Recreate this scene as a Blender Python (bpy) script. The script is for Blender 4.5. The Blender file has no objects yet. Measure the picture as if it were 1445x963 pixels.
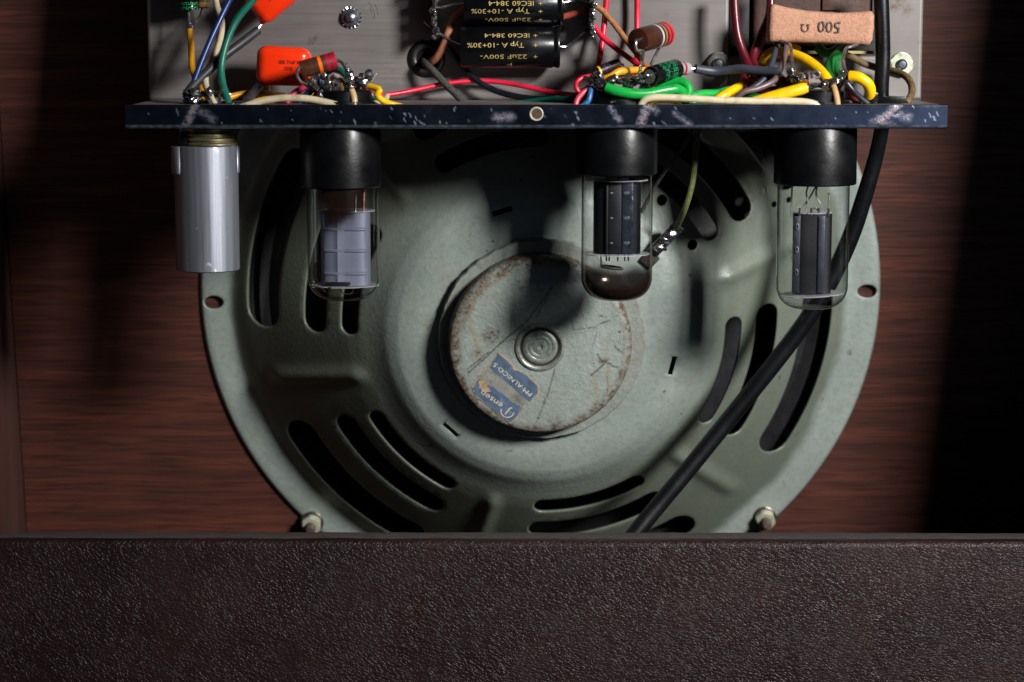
import bpy, bmesh, math, random
from mathutils import Vector, Matrix, noise
from mathutils.geometry import delaunay_2d_cdt

# ------------------------------------------------------------------ camera, world, light
scene = bpy.context.scene
MM = 0.001
F_PX, W_PX, H_PX = 3230.0, 1445.0, 963.0
PITCH = math.radians(8.0)
DIST = 900.0                                   # camera to the chassis lip, mm
CAM = Vector((0, -DIST * math.cos(PITCH), DIST * math.sin(PITCH)))
FWD = Vector((0, math.cos(PITCH), -math.sin(PITCH)))
UPV = Vector((0, math.sin(PITCH), math.cos(PITCH)))

cam_data = bpy.data.cameras.new('camera')
cam_data.sensor_width = 36.0
cam_data.lens = F_PX / W_PX * 36.0
cam_data.clip_start = 0.05
cam_data.clip_end = 50.0
cam_data.dof.use_dof = True
cam_data.dof.focus_distance = 0.925
cam_data.dof.aperture_fstop = 10.0
cam = bpy.data.objects.new('camera', cam_data)
scene.collection.objects.link(cam)
cam.location = CAM * MM
cam.rotation_euler = (math.pi / 2 - PITCH, 0, 0)
scene.camera = cam

world = bpy.data.worlds.new('World')
scene.world = world
world.use_nodes = True
bg = world.node_tree.nodes['Background']
bg.inputs[0].default_value = (0.62, 0.75, 1.0, 1)
bg.inputs[1].default_value = 0.010

def area_light(name, az, el, dist, size, power, color, target=(0.0, 0.05, 0.0)):
    d = bpy.data.lights.new(name, 'AREA')
    d.shape = 'RECTANGLE'
    d.size, d.size_y = size
    d.energy = power
    d.color = color
    o = bpy.data.objects.new(name, d)
    scene.collection.objects.link(o)
    t = Vector(target)
    a, e = math.radians(az), math.radians(el)
    o.location = t + dist * Vector((math.sin(a) * math.cos(e), -math.cos(a) * math.cos(e), math.sin(e)))
    o.rotation_euler = (t - o.location).to_track_quat('-Z', 'Y').to_euler()
    return o

key = area_light('key_softbox', 37, 23.5, 1.10, (0.19, 0.19), 2.25, (1.0, 0.985, 0.96), (0.09, 0.05, 0.02))
key.data.spread = math.radians(52)
area_light('added_blue_fill', 24, -7, 1.3, (0.50, 0.6), 0.27, (0.58, 0.72, 1.0))  # added dim blue lamp, unseen; brightens the lip's right end and glass edges

scene.view_settings.view_transform = 'Standard'
scene.view_settings.look = 'None'
scene.view_settings.gamma = 1.0
scene.view_settings.exposure = 0.0
scene.view_settings.use_curve_mapping = False
scene.render.engine = 'CYCLES'
scene.cycles.transparent_max_bounces = 24

# ------------------------------------------------------------------ helpers
def ray(px, py):
    return FWD + Vector((1, 0, 0)) * ((px - W_PX / 2) / F_PX) + UPV * ((H_PX / 2 - py) / F_PX)

def W(px, py, Y):
    """a photograph pixel on the vertical plane at depth Y (mm) -> world mm"""
    r = ray(px, py)
    return CAM + r * ((Y - CAM.y) / r.y)

def pxmm(Y):
    return (DIST + Y) / F_PX                     # mm per photograph pixel near depth Y

def lin(h):
    h = h.lstrip('#')
    out = []
    for i in (0, 2, 4):
        c = int(h[i:i + 2], 16) / 255
        out.append(c / 12.92 if c <= 0.04045 else ((c + 0.055) / 1.055) ** 2.4)
    return (*out, 1)

class N:
    """tiny node-tree writer"""
    def __init__(s, name):
        s.m = bpy.data.materials.new(name)
        s.m.use_nodes = True
        s.t = s.m.node_tree
        s.b = s.t.nodes['Principled BSDF']
        s.out = s.t.nodes['Material Output']
    def n(s, kind, **kw):
        nd = s.t.nodes.new(kind)
        for k, v in kw.items():
            if k.startswith('i_'):
                key = k[2:]
                nd.inputs[int(key) if key.isdigit() else key.replace('_', ' ')].default_value = v
            else:
                setattr(nd, k, v)
        return nd
    def l(s, a, b):
        s.t.links.new(a, b)
    def coord(s, scale=(1, 1, 1), rot=(0, 0, 0)):
        tc = s.n('ShaderNodeTexCoord')
        mp = s.n('ShaderNodeMapping')
        mp.inputs['Scale'].default_value = scale
        mp.inputs['Rotation'].default_value = rot
        s.l(tc.outputs['Object'], mp.inputs['Vector'])
        return mp.outputs[0]
    def noise(s, vec, scale, detail=4, rough=0.55, dist=0.0):
        t = s.n('ShaderNodeTexNoise')
        t.inputs['Scale'].default_value = scale
        t.inputs['Detail'].default_value = detail
        t.inputs['Roughness'].default_value = rough
        t.inputs['Distortion'].default_value = dist
        s.l(vec, t.inputs['Vector'])
        return t.outputs[0]
    def ramp(s, fac, stops):
        r = s.n('ShaderNodeValToRGB')
        els = r.color_ramp.elements
        while len(els) < len(stops):
            els.new(0.5)
        for e, (p, c) in zip(els, stops):
            e.position = p
            e.color = c if isinstance(c, tuple) else (c, c, c, 1)
        s.l(fac, r.inputs[0])
        return r.outputs[0]
    def mix(s, fac, a, b):
        m = s.n('ShaderNodeMix', data_type='RGBA')
        for sock, v in ((m.inputs[0], fac), (m.inputs[6], a), (m.inputs[7], b)):
            if isinstance(v, bpy.types.NodeSocket):
                s.l(v, sock)
            else:
                sock.default_value = v
        return m.outputs[2]
    def math(s, op, a, b=None, clamp=False):
        m = s.n('ShaderNodeMath', operation=op, use_clamp=clamp)
        for sock, v in ((m.inputs[0], a), (m.inputs[1], b)):
            if v is None:
                continue
            if isinstance(v, bpy.types.NodeSocket):
                s.l(v, sock)
            else:
                sock.default_value = v
        return m.outputs[0]
    def attr(s, name):
        a = s.n('ShaderNodeAttribute', attribute_name=name)
        return a.outputs['Fac']
    def bump(s, h, strength, dist=0.0005):
        b = s.n('ShaderNodeBump')
        b.inputs['Strength'].default_value = strength
        b.inputs['Distance'].default_value = dist
        s.l(h, b.inputs['Height'])
        s.l(b.outputs[0], s.b.inputs['Normal'])
    def set(s, key, v):
        if isinstance(v, bpy.types.NodeSocket):
            s.l(v, s.b.inputs[key])
        else:
            s.b.inputs[key].default_value = v

MATS = {}
def simple(name, hexc, rough=0.5, metal=0.0, var=0.35, vscale=300, bump=0.15, bscale=900, dirt=None, stretch=(1, 1, 1), spec=0.5, coat=0.0):
    """one plain material with uneven tone, patchy gloss and a little relief"""
    if name in MATS:
        return MATS[name]
    s = N(name)
    c = lin(hexc)
    v = s.coord(stretch)
    n1 = s.noise(v, vscale, 5)
    dark = (c[0] * (1 - var), c[1] * (1 - var), c[2] * (1 - var), 1)
    lite = tuple(min(1, x * (1 + var * 0.5)) for x in c[:3]) + (1,)
    col = s.ramp(n1, [(0.3, dark), (0.5, c), (0.72, lite)])
    if dirt:
        n2 = s.noise(v, vscale * 1.7, 6, 0.7)
        col = s.mix(s.ramp(n2, [(0.55, 0.0), (0.7, 0.85)]), col, lin(dirt))
    s.set('Base Color', col)
    s.set('Metallic', metal)
    s.set('Specular IOR Level', spec)
    s.set('Coat Weight', coat)
    rn = s.noise(v, vscale * 0.6, 4)
    s.set('Roughness', s.ramp(rn, [(0.3, max(0.02, rough - 0.1)), (0.7, min(1, rough + 0.1))]))
    if bump:
        s.bump(s.noise(v, bscale, 4), bump)
    MATS[name] = s.m
    return s.m

COL = scene.collection
ORG = {}                                        # object -> origin in world mm (axis-aligned things)

def tag(o, label=None, cat=None, group=None, kind=None):
    for k, v in (('label', label), ('category', cat), ('group', group), ('kind', kind)):
        if v:
            o[k] = v
    return o

def thing(name, loc, label, cat, group=None):
    """an Empty at the base of a thing"""
    o = bpy.data.objects.new(name, None)
    o.empty_display_size = 0.005
    COL.objects.link(o)
    o.location = Vector(loc) * MM
    ORG[o] = Vector(loc)
    return tag(o, label, cat, group)

class MB:
    """collects shapes (mm) and links them as one mesh object"""
    def __init__(s):
        s.v, s.f = [], []
    def add(s, v, f):
        b = len(s.v)
        s.v += [Vector(p) for p in v]
        s.f += [tuple(i + b for i in q) for q in f]
        return s
    def tube(s, pts, r, n=10, caps=True):
        pts = [Vector(p) for p in pts]
        rs = r if isinstance(r, (list, tuple)) else [r] * len(pts)
        vs, fs = [], []
        t0 = (pts[1] - pts[0]).normalized()
        u = t0.orthogonal().normalized()
        for i, p in enumerate(pts):
            t = (pts[min(i + 1, len(pts) - 1)] - pts[max(i - 1, 0)]).normalized()
            u = (u - t * u.dot(t)).normalized()
            w = t.cross(u)
            for k in range(n):
                a = 2 * math.pi * k / n
                vs.append(p + (u * math.cos(a) + w * math.sin(a)) * rs[i])
        for i in range(len(pts) - 1):
            for k in range(n):
                a, b = i * n + k, i * n + (k + 1) % n
                fs.append((a, b, b + n, a + n))
        if caps:
            fs.append(tuple(range(n - 1, -1, -1)))
            e = (len(pts) - 1) * n
            fs.append(tuple(range(e, e + n)))
        return s.add(vs, fs)
    def lathe(s, prof, n=48, M=None, close=True):
        """prof: (r, z) pairs, revolved about z then moved by M"""
        vs, fs, rows = [], [], []
        for r, z in prof:
            if r < 1e-6:
                rows.append([len(vs)]); vs.append(Vector((0, 0, z)))
            else:
                rows.append(list(range(len(vs), len(vs) + n)))
                for k in range(n):
                    a = 2 * math.pi * k / n
                    vs.append(Vector((r * math.cos(a), r * math.sin(a), z)))
        for A, B in zip(rows, rows[1:]):
            for k in range(n):
                k2 = (k + 1) % n
                if len(A) == 1 and len(B) == 1:
                    continue
                if len(A) == 1:
                    fs.append((A[0], B[k2], B[k]))
                elif len(B) == 1:
                    fs.append((A[k], A[k2], B[0]))
                else:
                    fs.append((A[k], A[k2], B[k2], B[k]))
        if M is not None:
            vs = [M @ v for v in vs]
        return s.add(vs, fs)
    def bm(s, bmsh, M=None):
        bmsh.verts.ensure_lookup_table()
        bmsh.verts.index_update()
        vs = [(M @ v.co if M is not None else v.co.copy()) for v in bmsh.verts]
        fs = [tuple(v.index for v in f.verts) for f in bmsh.faces]
        bmsh.free()
        return s.add(vs, fs)
    def rbox(s, size, M=None, bev=0.4, seg=2):
        b = bmesh.new()
        bmesh.ops.create_cube(b, size=1.0)
        for v in b.verts:
            v.co = Vector((v.co.x * size[0], v.co.y * size[1], v.co.z * size[2]))
        if bev:
            bmesh.ops.bevel(b, geom=b.edges[:], offset=bev, segments=seg, affect='EDGES', profile=0.6)
        return s.bm(b, M)
    def box(s, lo, hi, bev=0.0, seg=2):
        lo, hi = Vector(lo), Vector(hi)
        return s.rbox(hi - lo, Matrix.Translation((lo + hi) / 2), bev, seg)
    def blob(s, c, r, sq=(1, 1, 1), seed=0, rot=None, sub=2, amp=0.25):
        b = bmesh.new()
        bmesh.ops.create_icosphere(b, subdivisions=sub, radius=1.0)
        R = rot or Matrix.Identity(3)
        for v in b.verts:
            d = 1 + amp * noise.noise(v.co * 1.3 + Vector((seed * 3.7, seed * 1.3, 0)))
            v.co = R @ Vector((v.co.x * sq[0], v.co.y * sq[1], v.co.z * sq[2])) * (r * d) + Vector(c)
        return s.bm(b)
    def build(s, name, mat, parent=None, origin=None, smooth=True, sharp=35, attrs=None, local=False):
        if parent is not None:
            o0 = Vector((0, 0, 0)) if local else ORG.get(parent, Vector((0, 0, 0)))
        else:
            o0 = Vector(origin) if origin is not None else sum(s.v, Vector()) / max(1, len(s.v))
        me = bpy.data.meshes.new(name)
        me.from_pydata([(p - o0) * MM for p in s.v], [], s.f)
        me.validate()
        if smooth:
            me.polygons.foreach_set('use_smooth', [True] * len(me.polygons))
            if sharp:
                me.set_sharp_from_angle(angle=math.radians(sharp))
        if attrs:
            for k, vals in attrs.items():
                a = me.attributes.new(k, 'FLOAT', 'POINT')
                a.data.foreach_set('value', vals)
        me.materials.append(mat)
        o = bpy.data.objects.new(name, me)
        COL.objects.link(o)
        if parent is not None:
            o.parent = parent
            ORG[o] = o0
        else:
            o.location = o0 * MM
            ORG[o] = o0
        return o

def frame(p, x=None, z=None, y=None):
    """matrix at p from one or two axes"""
    if z is not None and x is not None:
        Z = Vector(z).normalized(); X = Vector(x); X = (X - Z * X.dot(Z)).normalized()
    elif z is not None:
        Z = Vector(z).normalized(); X = Z.orthogonal().normalized()
    Y = Z.cross(X)
    M = Matrix((X, Y, Z)).transposed().to_4x4()
    M.translation = Vector(p)
    return M

def smoothline(pts, step=1.2):
    pts = [Vector(p) for p in pts]
    if len(pts) == 2:
        return [pts[0].lerp(pts[1], i / 4) for i in range(5)]
    out = []
    for i in range(len(pts) - 1):
        p0, p1, p2 = pts[max(i - 1, 0)], pts[i], pts[i + 1]
        p3 = pts[min(i + 2, len(pts) - 1)]
        k = max(2, int((p2 - p1).length / step))
        for j in range(k):
            t = j / k
            out.append(0.5 * ((2 * p1) + (p2 - p0) * t + (2 * p0 - 5 * p1 + 4 * p2 - p3) * t * t + (3 * p1 - p0 - 3 * p2 + p3) * t ** 3))
    out.append(pts[-1])
    return out

def pxline(seq, step=1.2):
    return smoothline([W(*q) for q in seq], step)

def text_geo(body, size, align='CENTER'):
    cu = bpy.data.curves.new('lettering', 'FONT')
    cu.body = body
    cu.size = size
    cu.align_x = align
    cu.align_y = 'CENTER'
    cu.resolution_u = 2
    o = bpy.data.objects.new('lettering', cu)
    COL.objects.link(o)
    dg = bpy.context.evaluated_depsgraph_get()
    dg.update()
    me = bpy.data.meshes.new_from_object(o.evaluated_get(dg))
    vs = [v.co.copy() for v in me.vertices]
    fs = [tuple(p.vertices) for p in me.polygons]
    bpy.data.objects.remove(o)
    bpy.data.curves.remove(cu)
    bpy.data.meshes.remove(me)
    return vs, fs

def flat_text(mb, body, size, M, sx=1.0, align='CENTER'):
    vs, fs = text_geo(body, size, align)
    return mb.add([M @ Vector((v.x * sx, v.y, 0)) for v in vs], fs)

def wrap_text(mb, body, size, M, r, ang, off=0.0, sx=1.0, align='CENTER'):
    """print round a cylinder: M has z = axis; text runs along +z, faces angle ang about z"""
    vs, fs = text_geo(body, size, align)
    out = []
    for v in vs:
        a = ang - v.y / r
        out.append(M @ Vector((r * math.cos(a), r * math.sin(a), off + v.x * sx)))
    return mb.add(out, fs)

# ------------------------------------------------------------------ materials with more to them
def wood_mat():
    s = N('stained_plywood')
    v = s.coord((1, 1, 1))
    warp = s.noise(s.coord((9, 20, 9)), 1.0, 2)
    add = s.n('ShaderNodeMix', data_type='VECTOR')
    tc = s.n('ShaderNodeTexCoord')
    cmb = s.n('ShaderNodeCombineXYZ')
    s.l(s.math('MULTIPLY', warp, 0.006), cmb.inputs[1])
    va = s.n('ShaderNodeVectorMath', operation='ADD')
    s.l(tc.outputs['Object'], va.inputs[0]); s.l(cmb.outputs[0], va.inputs[1])
    mp = s.n('ShaderNodeMapping'); mp.inputs['Scale'].default_value = (9, 190, 10)
    s.l(va.outputs[0], mp.inputs['Vector'])
    grain = s.noise(mp.outputs[0], 1.0, 6, 0.62)
    mp2 = s.n('ShaderNodeMapping'); mp2.inputs['Scale'].default_value = (38, 850, 10)
    s.l(va.outputs[0], mp2.inputs['Vector'])
    fine = s.noise(mp2.outputs[0], 1.0, 3, 0.6)
    c = s.ramp(grain, [(0.30, lin('#361b16')), (0.45, lin('#43231b')), (0.56, lin('#502b21')), (0.72, lin('#633629'))])
    c = s.mix(s.ramp(fine, [(0.47, 0.0), (0.64, 0.7)]), c, lin('#22100c'))
    blot = s.noise(v, 13, 3)
    c = s.mix(s.ramp(blot, [(0.45, 0.0), (0.75, 0.35)]), c, lin('#3a1b14'))
    s.set('Base Color', c)
    s.set('Roughness', s.ramp(grain, [(0.3, 0.62), (0.7, 0.48)]))
    s.set('Specular IOR Level', 0.35)
    s.bump(s.math('ADD', s.math('MULTIPLY', fine, 0.6), grain), 0.35, 0.0003)
    return s.m

def leather_mat():
    s = N('brown_leatherette')
    v = s.coord((1, 1, 1))
    wn = s.n('ShaderNodeTexNoise'); wn.inputs['Scale'].default_value = 240; wn.inputs['Detail'].default_value = 3
    s.l(v, wn.inputs['Vector'])
    sub = s.n('ShaderNodeVectorMath', operation='SUBTRACT'); sub.inputs[1].default_value = (0.5, 0.5, 0.5)
    s.l(wn.outputs['Color'], sub.inputs[0])
    scl = s.n('ShaderNodeVectorMath', operation='SCALE'); scl.inputs['Scale'].default_value = 0.0030
    s.l(sub.outputs[0], scl.inputs[0])
    va = s.n('ShaderNodeVectorMath', operation='ADD')
    s.l(v, va.inputs[0]); s.l(scl.outputs[0], va.inputs[1])
    mp = s.n('ShaderNodeMapping'); mp.inputs['Scale'].default_value = (560, 560, 900); mp.inputs['Rotation'].default_value = (0, 0.3, 0)
    s.l(va.outputs[0], mp.inputs['Vector'])
    vo = s.n('ShaderNodeTexVoronoi', feature='DISTANCE_TO_EDGE'); vo.inputs['Scale'].default_value = 1.0
    s.l(mp.outputs[0], vo.inputs['Vector'])
    crease = s.ramp(vo.outputs['Distance'], [(0.0, 0.0), (0.10, 0.8), (0.22, 1.0)])
    mp3 = s.n('ShaderNodeMapping'); mp3.inputs['Scale'].default_value = (330, 330, 720); mp3.inputs['Rotation'].default_value = (0, -0.5, 0)
    s.l(va.outputs[0], mp3.inputs['Vector'])
    wr = s.noise(mp3.outputs[0], 1.0, 5, 0.6)
    amt = s.ramp(s.noise(v, 34, 3), [(0.3, 0.35), (0.7, 1.0)])
    h = s.math('ADD', s.math('MULTIPLY', s.math('MULTIPLY', crease, 0.42), amt), s.math('MULTIPLY', wr, 0.55))
    h = s.math('ADD', h, s.math('MULTIPLY', s.noise(v, 2600, 2), 0.06))
    s.bump(h, 0.7, 0.0006)
    patch = s.noise(v, 22, 4)
    c = s.ramp(patch, [(0.3, lin('#170b0b')), (0.55, lin('#1f1011')), (0.75, lin('#281517'))])
    speck = s.noise(v, 900, 2)
    c = s.mix(s.ramp(speck, [(0.73, 0.0), (0.78, 0.6)]), c, lin('#6a5752'))
    s.set('Base Color', c)
    s.set('Roughness', s.ramp(s.noise(v, 60, 4), [(0.3, 0.36), (0.7, 0.50)]))
    s.set('Specular IOR Level', 0.34)
    return s.m

def basket_mat(name='grey_green_hammered_paint', wear=False):
    s = N(name)
    v = s.coord((1, 1, 1))
    big = s.noise(v, 28, 4)
    c = s.ramp(big, [(0.3, lin('#7b8480')), (0.55, lin('#89928d')), (0.75, lin('#959e9a'))])
    fine = s.noise(v, 420, 5, 0.65)
    c = s.mix(s.ramp(fine, [(0.35, 0.30), (0.55, 0.0)]), c, lin('#626a5e'))
    sp = s.noise(v, 260, 2, 0.4)
    gate = s.ramp(s.noise(v, 30, 3), [(0.48, 0.0), (0.62, 1.0)])
    spm = s.math('MULTIPLY', s.ramp(sp, [(0.70, 0.0), (0.74, 0.9)]), gate)
    c = s.mix(spm, c, lin('#4a3423'))
    brown = s.ramp(s.noise(v, 55, 6, 0.7), [(0.56, 0.0), (0.75, 0.45)])
    c = s.mix(brown, c, lin('#6b6047'))
    if not wear:                                   # the slotted cone is mixed towards a darker olive
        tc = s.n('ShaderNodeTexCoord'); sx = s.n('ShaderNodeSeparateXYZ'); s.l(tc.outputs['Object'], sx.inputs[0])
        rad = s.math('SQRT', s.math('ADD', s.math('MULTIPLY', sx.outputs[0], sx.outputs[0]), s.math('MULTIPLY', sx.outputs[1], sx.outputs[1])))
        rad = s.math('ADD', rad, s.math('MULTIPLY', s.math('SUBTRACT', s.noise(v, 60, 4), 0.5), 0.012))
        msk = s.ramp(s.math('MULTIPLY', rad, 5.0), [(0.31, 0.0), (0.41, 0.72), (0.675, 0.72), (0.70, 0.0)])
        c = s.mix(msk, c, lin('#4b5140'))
    rough = s.ramp(s.noise(v, 80, 4), [(0.3, 0.36), (0.7, 0.52)])
    if wear:
        rust, stain, scr = s.attr('rust'), s.attr('stain'), s.attr('scratch')
        rn = s.noise(v, 500, 6, 0.75)
        rcol = s.ramp(rn, [(0.35, lin('#2c1c12')), (0.5, lin('#4c3724')), (0.68, lin('#6c5c47'))])
        c = s.mix(s.math('MULTIPLY', stain, 0.7), c, lin('#84682f'))
        rm = s.math('MULTIPLY', rust, s.ramp(rn, [(0.40, 1.0), (0.68, 0.35)]), True)
        c = s.mix(rm, c, rcol)
        c = s.mix(s.math('MULTIPLY', scr, 0.9), c, lin('#2e2018'))
        rough = s.mix(rm, rough, (0.8, 0.8, 0.8, 1))
    s.set('Base Color', c)
    s.set('Roughness', rough)
    s.set('Specular IOR Level', 0.5)
    s.set('Metallic', 0.12)
    h = s.math('ADD', s.noise(v, 620, 4, 0.6), s.math('MULTIPLY', s.noise(v, 1500, 3), 0.4))
    s.bump(h, 0.42 if not wear else 0.8, 0.00035)
    return s.m

def plate_mat():
    s = N('bare_steel_plate')
    v = s.coord((1, 1, 1))
    br = s.noise(s.coord((30, 30, 900)), 1.0, 4, 0.6)
    big = s.noise(v, 30, 5)
    c = s.ramp(big, [(0.3, lin('#6f6a68')), (0.55, lin('#7b7674')), (0.75, lin('#868180'))])
    c = s.mix(s.ramp(br, [(0.35, 0.22), (0.6, 0.0)]), c, lin('#5f5a57'))
    sp = s.ramp(s.noise(v, 330, 3, 0.5), [(0.70, 0.0), (0.75, 0.8)])
    gate = s.ramp(s.noise(v, 45, 3), [(0.42, 0.0), (0.6, 1.0)])
    c = s.mix(s.math('MULTIPLY', sp, gate), c, lin('#3b2a1e'))
    rust = s.attr('rust')
    rn = s.noise(v, 700, 5, 0.75)
    c = s.mix(s.math('MULTIPLY', rust, s.ramp(rn, [(0.40, 1.0), (0.62, 0.1)]), True), c, lin('#4f3820'))
    s.set('Base Color', c)
    s.set('Metallic', 0.55)
    s.set('Roughness', s.ramp(br, [(0.3, 0.50), (0.7, 0.62)]))
    s.bump(br, 0.12, 0.0002)
    return s.m

def chrome_mat():
    s = N('worn_chrome')
    v = s.coord((1, 1, 1))
    rust, scr = s.attr('rust'), s.attr('scratch')
    rn = s.noise(v, 700, 6, 0.75)
    cloud = s.noise(v, 70, 6, 0.7)
    c = s.ramp(cloud, [(0.35, lin('#6e7a94')), (0.6, lin('#7f8ba6')), (0.8, lin('#98a3b8'))])
    rm = s.math('MULTIPLY', rust, s.ramp(rn, [(0.42, 1.0), (0.60, 0.0)]), True)
    rcol = s.ramp(rn, [(0.3, lin('#4a2c1c')), (0.45, lin('#7d573e')), (0.6, lin('#a08a78'))])
    c = s.mix(rm, c, rcol)
    dots = s.ramp(s.noise(v, 900, 2, 0.5), [(0.74, 0.0), (0.78, 0.5)])
    haze = s.math('MAXIMUM', scr, s.math('MULTIPLY', dots, 0.7))
    c = s.mix(haze, c, lin('#9a9ea8'))
    s.set('Base Color', c)
    s.set('Metallic', s.math('SUBTRACT', 1.0, s.math('MULTIPLY', s.math('MAXIMUM', rm, haze), 0.6)))
    r0 = s.ramp(cloud, [(0.35, 0.17), (0.6, 0.20), (0.8, 0.27)])
    r0 = s.mix(s.math('MAXIMUM', rm, haze), r0, (0.6, 0.6, 0.6, 1))
    s.set('Roughness', r0)
    s.bump(s.math('ADD', s.math('MULTIPLY', rn, rm), s.math('MULTIPLY', scr, 0.5)), 0.4, 0.0003)
    return s.m

def glass_mat():
    """thin clear bulb wall: straight-through with Fresnel reflection, tinted where it is seen edge-on; silvered by the getter"""
    s = N('bulb_glass')
    lw = s.n('ShaderNodeLayerWeight'); lw.inputs['Blend'].default_value = 0.5
    tr = s.n('ShaderNodeBsdfTransparent')
    tint = s.ramp(lw.outputs['Facing'], [(0.0, (0.975, 0.978, 0.98, 1)), (0.5, (0.93, 0.935, 0.94, 1)), (0.68, (0.68, 0.71, 0.71, 1)), (0.82, (0.36, 0.40, 0.39, 1)), (1.0, (0.25, 0.29, 0.28, 1))])
    s.l(tint, tr.inputs[0])
    gl = s.n('ShaderNodeBsdfGlossy'); gl.inputs['Roughness'].default_value = 0.05
    fac = s.math('ADD', 0.045, s.math('MULTIPLY', s.math('POWER', lw.outputs['Facing'], 3.0), 0.8), True)
    mx = s.n('ShaderNodeMixShader')
    s.l(fac, mx.inputs[0]); s.l(tr.outputs[0], mx.inputs[1]); s.l(gl.outputs[0], mx.inputs[2])
    g = s.attr('getter')
    s.set('Base Color', lin('#2a1c18')); s.set('Metallic', 0.6); s.set('Roughness', 0.16)
    mx2 = s.n('ShaderNodeMixShader')
    s.l(g, mx2.inputs[0]); s.l(mx.outputs[0], mx2.inputs[1]); s.l(s.b.outputs[0], mx2.inputs[2])
    s.l(mx2.outputs[0], s.out.inputs[0])
    return s.m

def mica_mat():
    s = N('mica_sheet')
    tr = s.n('ShaderNodeBsdfTransparent'); tr.inputs[0].default_value = (0.9, 0.9, 0.92, 1)
    s.set('Base Color', lin('#b9b7bd')); s.set('Roughness', 0.3)
    mx = s.n('ShaderNodeMixShader'); mx.inputs[0].default_value = 0.45
    s.l(tr.outputs[0], mx.inputs[1]); s.l(s.b.outputs[0], mx.inputs[2])
    s.l(mx.outputs[0], s.out.inputs[0])
    return s.m

def can_mat():
    s = N('drawn_aluminium')
    v = s.coord((1, 1, 1))
    br = s.noise(s.coord((500, 500, 14)), 1.0, 4, 0.6)
    fine = s.noise(v, 500, 4)
    c = s.ramp(br, [(0.3, lin('#8b8e99')), (0.55, lin('#a3a6b1')), (0.75, lin('#b9bcc6'))])
    c = s.mix(s.ramp(fine, [(0.62, 0.0), (0.75, 0.35)]), c, lin('#8b8c93'))
    sp = s.ramp(s.noise(v, 230, 2, 0.4), [(0.71, 0.0), (0.74, 0.8)])
    c = s.mix(sp, c, lin('#e8e8ec'))
    s.set('Base Color', c); s.set('Metallic', 0.85)
    s.set('Roughness', s.ramp(br, [(0.3, 0.40), (0.7, 0.50)]))
    s.bump(s.math('ADD', br, s.math('MULTIPLY', fine, 0.4)), 0.14, 0.0003)
    return s.m

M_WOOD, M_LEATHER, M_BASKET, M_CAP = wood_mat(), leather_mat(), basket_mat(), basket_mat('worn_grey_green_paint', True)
M_PLATE, M_CHROME, M_GLASS, M_MICA, M_CAN = plate_mat(), chrome_mat(), glass_mat(), mica_mat(), can_mat()
M_EDGE = simple('raw_board_edge', '#3b3230', 0.85, var=0.5, vscale=600, bump=0.5, bscale=1500, stretch=(0.3, 1, 1))
M_SIDE = simple('dark_side_wood', '#3c2119', 0.6, var=0.5, vscale=60, bump=0.3, bscale=400, stretch=(1, 1, 0.12))
M_CLEAT = simple('grey_cleat_wood', '#1d1714', 0.75, var=0.5, vscale=120, bump=0.4, bscale=700, stretch=(1, 1, 0.15))
M_CONE = simple('black_paper_cone', '#141317', 0.6, var=0.4, vscale=200, bump=0.3)
M_BLACK = simple('black_bakelite', '#08090b', 0.34, var=0.4, vscale=150, bump=0.1, bscale=700, spec=0.22)
M_RUBBER = simple('black_rubber', '#0d0d0e', 0.45, var=0.4, vscale=120, bump=0.15)
M_NICKEL = simple('dull_nickel', '#a3a199', 0.34, metal=0.9, var=0.4, vscale=200, bump=0.1)
M_BRASSY = simple('yellowed_cadmium', '#a39a78', 0.36, metal=0.85, var=0.4, vscale=160, bump=0.1)
M_SOLDER = simple('solder', '#a5a4a6', 0.2, metal=0.95, var=0.5, vscale=600, bump=0.25, bscale=900, dirt='#2e241b')
M_LEAD = simple('tinned_lead', '#b4b4b6', 0.28, metal=0.95, var=0.3, vscale=500, bump=0.08)
M_TAG = simple('tarnished_tag', '#77706a', 0.32, metal=0.9, var=0.6, vscale=500, bump=0.25, dirt='#241c15')
M_BOLT = simple('steel_bolt', '#9aa0a8', 0.28, metal=0.95, var=0.3, vscale=400, bump=0.1)
M_CREAMNUT = simple('zinc_nut', '#bfc0aa', 0.42, metal=0.55, var=0.3, vscale=300, bump=0.15)
M_GOLDPRINT = simple('gold_print', '#b39b63', 0.45, var=0.45, vscale=900, bump=0)
M_INK = simple('black_ink', '#160c0a', 0.6, var=0.4, vscale=900, bump=0)

# ------------------------------------------------------------------ speaker frame of reference
SPK_TILT = math.radians(8.5)
SA = Vector((0, -math.cos(SPK_TILT), -math.sin(SPK_TILT)))      # axis, out of the back of the speaker
SX = Vector((1, 0, 0))
SY = SA.cross(SX)
r0 = ray(762, 417)
SF = CAM + r0 * 1032.0                                          # centre of the flange, on the baffle
SM = Matrix((SX, SY, SA)).transposed().to_4x4()
SM.translation = SF

def S(px, py, h):
    """photograph pixel -> speaker-local (x, y) on the plane h mm above the baffle"""
    r = ray(px, py)
    o = SF + SA * h
    t = (o - CAM).dot(SA) / r.dot(SA)
    p = CAM + r * t - SF
    return Vector((p.dot(SX), p.dot(SY), h))

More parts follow.
